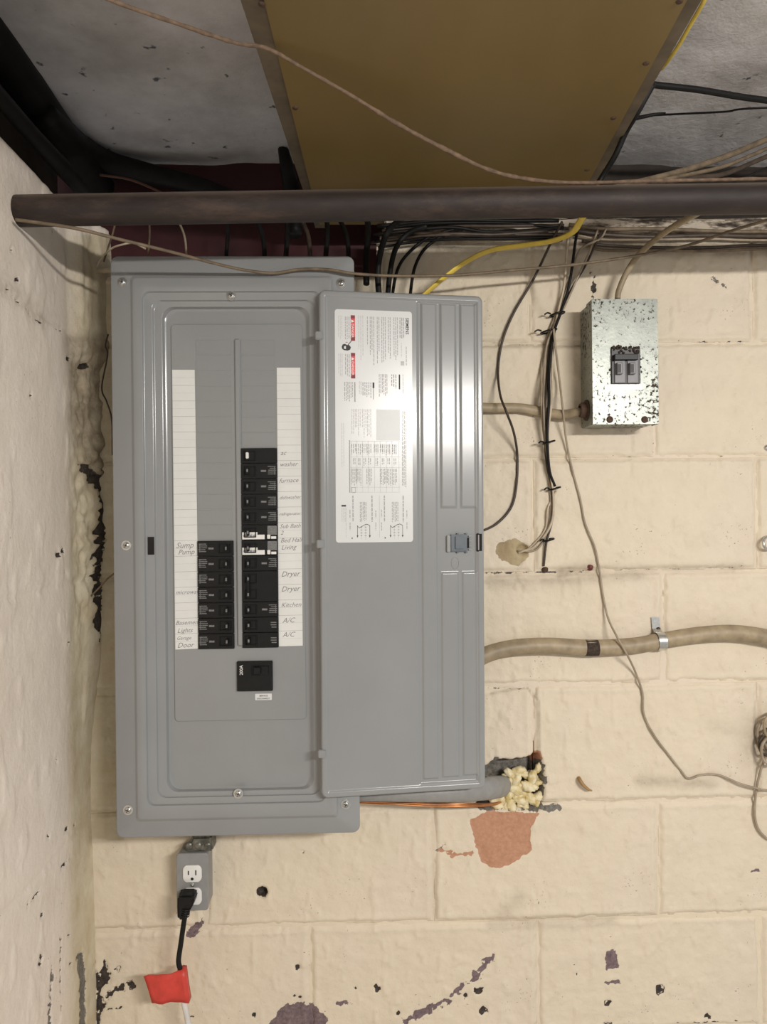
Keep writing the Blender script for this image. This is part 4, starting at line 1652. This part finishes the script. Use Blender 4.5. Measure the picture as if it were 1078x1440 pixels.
for i, (y, z) in enumerate(prof):
    y0_, z0_ = prof[max(i - 1, 0)]
    y1_, z1_ = prof[min(i + 1, len(prof) - 1)]
    ty, tz = y1_ - y0_, z1_ - z0_
    ln = math.hypot(ty, tz)
    ny, nz_ = -tz / ln, ty / ln
    outer.append((y + ny * .0012, z + nz_ * .0012))
    inner.append((y, z))
lean = lambda z: c.x - .003 * (z - c.z) / .04
R_ = []
for (yo, zo), (yi, zi) in zip(outer, inner):
    R_.append([bm.verts.new((lean(zo) - hw, yo, zo)), bm.verts.new((lean(zo) + hw, yo, zo)), bm.verts.new((lean(zi) + hw, yi, zi)), bm.verts.new((lean(zi) - hw, yi, zi))])
for A, B in zip(R_[:-1], R_[1:]):
    for k in range(4):
        bm.faces.new((A[k], A[(k + 1) % 4], B[(k + 1) % 4], B[k]))
bm.faces.new(R_[0])
bm.faces.new(R_[-1][::-1])
bmesh.ops.recalc_face_normals(bm, faces=bm.faces[:])
put('saddle', bm, 'steel', st, smooth='auto')
bm = bmesh.new()
cs = at(925, 885.5, -.0042)
lathe(bm, cs, (0, -1, 0), [(.0048, -.002), (.0048, .001), (.0035, .003), (0, .0036)], 14)
put('screw', bm, 'dark_wire', st, label='dark screw head')

cable('box_cable', 'flat beige cable entering the left side of the galvanised switch box', [(560, 560, -.03), (640, 569, -.022), (682, 573.5, -.013), (730, 574, -.011), (765, 580, -.012), (790, 583, -.020), (808, 580, -.034), (826, 577, -.042)], [.0088, .0088, .0088, .0085, .0095, .0085, .0075, .007], 'beige', flat=.7)
cable('box_cable', 'beige cable rising from the top of the galvanised switch box to the pipe', [(868, 420, -.035), (870, 408, -.035), (880, 385, -.04), (898, 358, -.06), (930, 330, -.12), (965, 308, -.19), (1000, 290, -.235), (1040, 270, -.26)], .0052, 'beige')
cable('panel_front_wire', 'thin olive-beige wire draped across the front of the breaker panel top', [(22, 309, -.297), (60, 314, -.296), (110, 322, -.290), (170, 337, -.26), (240, 354, -.215), (300, 370, -.17), (345, 380, -.140), (385, 384, -.128), (420, 379, -.128), (460, 379, -.129), (500, 385, -.130), (560, 388, -.115), (640, 387, -.095), (720, 380, -.085), (790, 374, -.085), (860, 365, -.09), (920, 355, -.10), (970, 344, -.11), (1030, 324, -.14), (1090, 306, -.17)], .0024, 'beige_dark', 'wire')
cable('black_wire', 'thin dark wire hanging in an S beside the open panel door', [(790, 312, -.06), (775, 340, -.03), (750, 392, -.012), (722, 440, -.008), (706, 480, -.007), (700, 520, -.006), (703, 555, -.03), (712, 580, -.05), (722, 608, -.03), (727, 640, -.007), (726, 680, -.006), (719, 712, -.006), (700, 735, -.01), (676, 747, -.02), (640, 756, -.04)], .0022, 'dark_wire', 'wire')
cable('yellow_cable', 'bright yellow flat cable dropping from the pipe to behind the panel door', [(842, 262, -.24), (828, 290, -.20), (815, 312, -.14), (803, 328, -.10), (775, 339, -.08), (735, 345, -.07), (690, 352, -.065), (655, 368, -.06), (625, 390, -.06), (598, 413, -.066), (580, 432, -.07)], .0058, 'yellow', flat=.5)
cable('grey_beige_wire', 'thin grey-beige wire wandering down the wall from the bundle to the lower right', [(778, 462, -.030), (781, 490, -.022), (787, 540, -.014), (791, 575, -.028), (796, 620, -.012), (804, 660, -.005), (815, 700, -.005), (822, 735, -.005), (836, 770, -.005), (842, 800, -.005), (848, 840, -.006), (855, 870, -.014), (868, 897, -.034), (880, 918, -.034), (893, 945, -.010), (903, 975, -.006), (905, 1005, -.005), (920, 1035, -.005), (940, 1062, -.005), (958, 1085, -.005), (968, 1095, -.005), (985, 1090, -.005), (1010, 1090, -.006), (1040, 1102, -.014), (1066, 1109, -.018), (1078, 1111, -.018), (1140, 1112, -.02)], .0019, 'wire', 'wire')
cable('looped_wire', 'thin pale wire hanging in a loop at the right edge below the dusty clump', [(1100, 1040, -.02), (1078, 1062, -.012), (1066, 1095, -.008), (1061, 1130, -.006), (1062, 1155, -.006), (1070, 1172, -.006), (1085, 1182, -.006), (1110, 1180, -.008)], .0022, 'wire', 'wire')
# dusty clump at the right edge
cl = empty('wire_clump', 'dusty brown clump of coiled wires at the right edge of the wall', 'wires', at(1075, 1040, 0))
for i, (ax, ay, b) in enumerate(((1082, 1032, 22), (1085, 1040, 16), (1078, 1048, 14), (1090, 1022, 20), (1086, 1056, 20))):
    pts = []
    for k in range(13):
        a = 2 * math.pi * k / 12
        pts.append((ax + b * math.cos(a) * .8, ay + b * math.sin(a), -.008 - .004 * i + .003 * math.sin(3 * a)))
    wire_part('coil', pts, .0026, ('wire', 'beige_dark', 'dark_wire', 'beige', 'wire')[i], cl)

# ------------------------------------------------------------------ tied bundle of wires running down the wall
wb = empty('wire_bundle', 'tied bundle of thin wires running down the wall left of the switch box', 'wires', at(770, 600, 0))
B = -.006
strands = [
    ([(852, 322, -.012), (843, 336, -.03), (815, 352, -.02), (800, 392, -.012), (786, 430, B), (770, 472, B), (762, 510, B), (761, 560, -.026), (763, 600, -.02), (768, 640, B), (774, 700, B), (772, 740, B), (755, 772, B), (727, 775, .002)], .0019, 'wire'),
    ([(846, 326, -.012), (838, 342, -.03), (822, 375, -.018), (804, 405, -.014), (790, 436, -.01), (775, 474, -.01), (769, 520, -.01), (767, 565, -.030), (766, 610, -.02), (768, 650, -.01), (776, 690, -.01), (776, 730, -.008), (768, 762, -.008), (764, 796, -.005)], .0021, 'dark_wire'),
    ([(802, 320, -.012), (798, 340, -.03), (793, 400, -.016), (783, 445, -.012), (778, 480, -.014), (776, 530, -.014), (774, 575, -.032), (770, 610, -.024), (771, 650, -.012), (778, 700, -.012), (774, 738, -.012), (752, 768, -.008), (730, 776, .002)], .0022, 'wire_pale'),
    ([(812, 320, -.012), (808, 345, -.03), (800, 400, -.018), (788, 440, -.016), (778, 470, -.018), (772, 520, -.018), (771, 570, -.034), (769, 612, -.028), (772, 660, -.016), (780, 684, -.012)], .0025, 'black_soft'),
    ([(840, 324, -.012), (830, 350, -.03), (812, 390, -.02), (795, 428, -.016), (770, 480, -.014), (765, 530, -.014), (764, 575, -.030), (767, 625, -.018), (771, 655, -.010), (774, 690, -.008)], .0019, 'wire'),
    ([(782, 690, -.004), (770, 715, -.006), (766, 745, -.006), (745, 770, -.004), (728, 778, .002)], .0016, 'wire_pale'),
]
for pts, r, m in strands:
    wire_part('wire', pts, r, m, wb)
for px, py, Y, dx in ((783, 442, -.012, 10), (771, 466, -.012, 11), (771, 622, -.018, 8), (779, 687, -.010, 8), (771, 759, -.009, 7)):
    bm = bmesh.new()
    c = at(px, py, Y)
    k_ = dx / 797
    ring = [c + Vector((k_ * math.cos(a), .012 * math.sin(a) - .001, .25 * k_ * math.cos(a))) for a in [2 * math.pi * i / 14 for i in range(15)]]
    tube(bm, ring, .0017, 6, 2, ends=False)
    tube(bm, [c + Vector((-k_, -.004, 0)), c + Vector((-k_ * 1.5, -.006, .001)), c + Vector((-k_ * 1.9, -.005, -.002))], .0015, 6, 4)
    bmesh.ops.recalc_face_normals(bm, faces=bm.faces[:])
    put('cable_tie', bm, 'black', wb)

# ------------------------------------------------------------------ small fixings on the wall
bm = bmesh.new()
lathe(bm, at(765, 800, .004), (0, -1, -.2), [(.004, 0), (.004, .004), (.006, .0045), (.005, .008), (0, .009)], 12)
put('nail', bm, 'rust', origin=at(765, 800, 0), label='dark nail head in the joint just under the tied wire bundle', cat='nail')
bm = bmesh.new()
lathe(bm, at(828, 797, .005), (.1, -1, 0), [(.007, 0), (.007, .004), (.004, .005), (.004, .009), (0, .010)], 12)
put('screw_plug', bm, simple('red_brown_plug', (.16, .045, .035), .6, 0, .3, 200), origin=at(828, 797, 0), label='reddish screw plug in the wall joint by the grey-beige wire', cat='screw')
cable('bent_nail', 'small bent brown nail sticking out of the wall beside the foam hole', [(813, 1093, .004), (815, 1097, -.008), (820, 1104, -.012), (827, 1110, -.012), (832, 1112, -.011)], [.0036, .0036, .0032, .0024, .0012], simple('tan_peg', (.36, .22, .09), .5, 0, .2, 100), 'nail')
bm = bmesh.new()
tube(bm, P3([(1090, 752, -.002), (1076, 756, -.010), (1073, 764, -.014), (1078, 772, -.014), (1092, 770, -.010)]), .0026, 8, 6)
bmesh.ops.recalc_face_normals(bm, faces=bm.faces[:])
put('wire_hook', bm, 'steel', origin=at(1080, 762, 0), label='small bright wire hook at the right edge of the wall', cat='hook')
bm = bmesh.new()
lathe(bm, at(1077, 630, .002), (0, -1, 0), [(.006, 0), (.006, .003), (.004, .006), (0, .007)], 12)
put('bolt', bm, 'steel', origin=at(1077, 630, 0), label='small grey bolt head at the right edge beside a joint crack', cat='bolt')

# ------------------------------------------------------------------ cables above: on the pipe, the sill, the ceiling
cable('fuzzy_cord', 'fuzzy brown cord sagging across the ochre ceiling panel onto the pipe', [(100, -28, -.62), (155, 0, -.60), (240, 30, -.56), (330, 60, -.50), (375, 68, -.47), (430, 98, -.44), (500, 138, -.40), (560, 175, -.36), (620, 207, -.325), (680, 236, -.300), (730, 250, -.285), (800, 257, -.276), (900, 255, -.272), (1000, 253, -.272), (1090, 251, -.272)], [.0022, .0022, .0022, .0024, .003, .0028, .0028, .0026], 'twine', 'cord', wob=.35)
cable('yellow_cable', 'thin yellow cable beside the right ceiling joist at the top edge', [(1000, -30, -.50), (990, 0, -.48), (972, 32, -.44), (955, 62, -.40), (940, 84, -.36), (930, 97, -.30)], .0030, 'yellow', flat=.6)


def zcable(name, label, pts, r, mat, cat='cable', seg=8, wob=0.0, flat=1.0):
    """(px, py, z): a cable measured against a height under the ceiling"""
    bm = bmesh.new()
    W = [atz(*p) for p in pts]
    tube(bm, W, r, seg, 8, flat, 0, wob)
    bmesh.ops.recalc_face_normals(bm, faces=bm.faces[:])
    return put(name, bm, mat, origin=W[0], label=label, cat=cat)


zcable('black_cable', 'thick black cable crossing the concrete right of the ochre panel', [(815, 100, 2.09), (895, 113, 2.09), (918, 119, 2.09), (980, 126, 2.09), (1040, 136, 2.09), (1090, 143, 2.09), (1180, 158, 2.09), (1500, 190, 2.09)], .0048, 'black_soft')
zcable('thin_black_wire', 'thin black wire stretched over the right concrete bay', [(815, 172, 2.10), (880, 167, 2.10), (905, 163, 2.10), (960, 160, 2.10), (1020, 157, 2.10), (1090, 151, 2.10), (1500, 140, 2.10)], .0017, 'black_soft', 'wire')
zcable('taped_wire', 'stubby taped wire end beside the right joist', [(820, 176, 2.09), (880, 170, 2.09), (896, 166, 2.09), (920, 161, 2.092), (935, 159, 2.096)], [.0035, .0035, .003, .0015], 'black_soft', 'wire')
zcable('joist_cable', 'black cable running down along the right ceiling joist', [(918, 118, 2.03), (896, 158, 2.0), (880, 185, 1.99), (865, 218, 1.965), (848, 246, 1.945), (838, 262, 1.93)], .0042, 'black_soft')
for i, (dy, m, r) in enumerate(((0, 'beige_dark', .0048), (13, 'beige_dark', .0032), (24, 'dark_wire', .0038), (40, 'black_soft', .0022))):
    cable('right_bay_cable', ('dusty brown cable rising to the right above the pipe, uppermost of its set', 'slim brown cable just under the uppermost one above the pipe', 'dark brown cable above the pipe, third of the rising set', 'thin black cable above the pipe, lowest of the rising set')[i],
          [(855 + i * 14, 266 + (0, 1, 1, 1)[i], -.235), (910 + i * 14, 253 + dy * .15, -.20), (960 + i * 10, 240 + dy * .4, -.17), (1020, 220 + dy, -.14), (1078, 196 + dy * 1.0, -.10), (1150, 165 + dy * 1.1, -.08)], r, m, 'cable', 'cables above the pipe at right')
for i, (yy, m, r) in enumerate(((0, 'beige_dark', .0036), (8, 'dark_wire', .0040), (15, 'wire', .0022), (23, 'dark_wire', .0030), (30, 'beige_dark', .0026))):
    cable('sill_cable', ('topmost', 'second', 'third', 'fourth', 'lowest')[i] + ' of the dusty cables lying along the sill behind the pipe at right',
          [(800 + 6 * i, 316 + yy, -.012), (850, 322 + yy, -.010), (920, 322 + yy + (i % 2) * 3, -.012), (1000, 325 + yy - (i % 3) * 2, -.012), (1090, 326 + yy * .8, -.012), (1400, 322 + yy * .9, -.012), (1750, 318 + yy * .9, -.012)], r, m, 'cable', 'sill cables')
# dark tangle behind the pipe above the panel door
tg = empty('cable_tangle', 'dark dusty tangle of cables behind the pipe above the panel door', 'cables', at(680, 325, 0))
tr_ = random.Random(9)
for i in range(9):
    y0_ = 314 + i * 3.2
    pts = [(528 + 90 * k + tr_.uniform(-14, 14), y0_ + tr_.uniform(-4, 4) + (k == 0) * 5, -.010 - tr_.uniform(0, .02)) for k in range(4)]
    pts = [(p[0] * .93 + 40, p[1], p[2]) for p in pts]
    wire_part('cable', pts, tr_.uniform(.002, .0042), tr_.choice(['dark_wire', 'black_soft', 'dark_wire', 'black_soft']), tg)
for i, (l, pts, r) in enumerate((
        ('thick black cable curving down into the panel just right of its top corner', [(575, 300, -.12), (548, 322, -.085), (536, 350, -.075), (531, 385, -.07), (534, 430, -.07)], .0052),
        ('black cable beside the panel corner, second from the left', [(600, 318, -.06), (574, 328, -.055), (556, 350, -.052), (548, 385, -.055), (544, 430, -.06)], .0045),
        ('slim black cable bending down behind the door top, third from the left', [(640, 322, -.02), (606, 332, -.022), (578, 352, -.025), (560, 376, -.03), (552, 412, -.05), (552, 440, -.06)], .0028),
        ('slim black cable bending down behind the door top, rightmost of four', [(650, 326, -.02), (622, 332, -.022), (597, 350, -.025), (583, 376, -.03), (577, 412, -.038), (577, 440, -.040)], .0028))):
    cable('drop_cable', l, pts, r, 'black_soft', 'cable', 'black cables dropping into the panel')
for i, (x, m, r) in enumerate(((208, 'beige_dark', .0018), (262, 'wire', .0020), (318, 'black_soft', .0035), (372, 'black_soft', .0042), (402, 'black_soft', .0045), (436, 'dark_wire', .0040), (458, 'black_soft', .0045), (490, 'black_soft', .0042), (515, 'black_soft', .0055))):
    j = (-1) ** i * 5
    cable('feeder_cable', 'dark cable dropping behind the panel top, ' + ('first', 'second', 'third', 'fourth', 'fifth', 'sixth', 'seventh', 'eighth', 'ninth')[i] + ' from the left',
          [(x - 10 + j * 2, 296, .02), (x - 3 + j, 318, .0), (x + j * .4, 336, -.02), (x, 362, -.03), (x, 400, -.04)], r, m, 'cable', 'feeder cables above the panel', seg=7)
cable('pale_wire', 'thin pale wire arching left of the panel top corner', [(136, 376, -.02), (142, 364, -.03), (156, 350, -.04), (172, 344, -.05), (188, 342, -.04), (205, 350, -.03)], .0017, 'wire_pale', 'wire')
cable('brown_wire', 'short brown wire rising from the panel left corner to the pipe', [(146, 368, -.02), (152, 348, -.03), (158, 330, -.05), (162, 314, -.06)], .0016, 'beige_dark', 'wire')
cable('side_stub', 'short pale rod behind the upper left edge of the panel', [(134, 381, -.01), (148, 380.5, -.02), (170, 380, -.03)], .0046, 'wire_pale', 'rod')
cable('side_wire', 'thin dark wire behind the left edge of the panel at mid height', [(128, 838, -.03), (140, 826, -.04), (152, 813, -.05), (170, 800, -.06)], .0015, 'beige_dark', 'wire')
cable('side_wire', 'crooked dark wire in the gap left of the panel near its top', [(152, 470, -.03), (148, 486, -.03), (151, 500, -.03), (143, 545, -.02), (150, 565, -.03), (157, 590, -.05), (158, 640, -.06)], .0014, 'dark_wire', 'wire')


def xcable(name, label, pts, r, mat, group=None, wob=0.0):
    bm = bmesh.new()
    W = [atx(*p) for p in pts]
    tube(bm, W, r, 10, 8, 1.0, 0, wob)
    bmesh.ops.recalc_face_normals(bm, faces=bm.faces[:])
    return put(name, bm, mat, origin=W[0], label=label, cat='cable', group=group)


xcable('wall_top_cable', 'thick black cable along the top of the left wall, upper of the two', [(-60, -15, -.53), (0, 66, -.53), (40, 124, -.53), (80, 182, -.52), (115, 228, -.51), (142, 265, -.50)], [.030, .030, .030, .030, .030, .028], 'black_soft', 'cables on the left wall top')
xcable('wall_top_cable', 'black cable along the top of the left wall, lower of the two', [(-60, 72, -.50), (0, 138, -.50), (45, 189, -.498), (85, 233, -.495), (105, 255, -.490), (125, 280, -.48)], [.013, .013, .013, .015, .014, .011], 'black_soft', 'cables on the left wall top')
cable('joist_end_cable', 'black cable bundle dropping behind the end of the left ceiling joist', [(392, 165, .13), (394, 185, .13), (398, 210, .12), (404, 238, .11), (410, 270, .08), (414, 330, .06)], [.001, .004, .010, .014, .016, .014], 'black_soft')
cable('beam_cable', 'thick black cable bending off the left wall along the dark red beam', [(62, 162, -.08), (85, 188, -.02), (112, 212, .06), (150, 230, .12), (205, 244, .15), (280, 262, .15), (360, 292, .14)], [.022, .028, .030, .026, .022, .018, .014], 'black_soft')
cable('red_wire', 'faint rust-coloured wire crossing the dark beam above the pipe', [(140, 246, .02), (180, 252, .03), (212, 264, .03), (240, 278, .03)], .0022, simple('rust_red_wire', (.12, .045, .03), .6), 'wire')
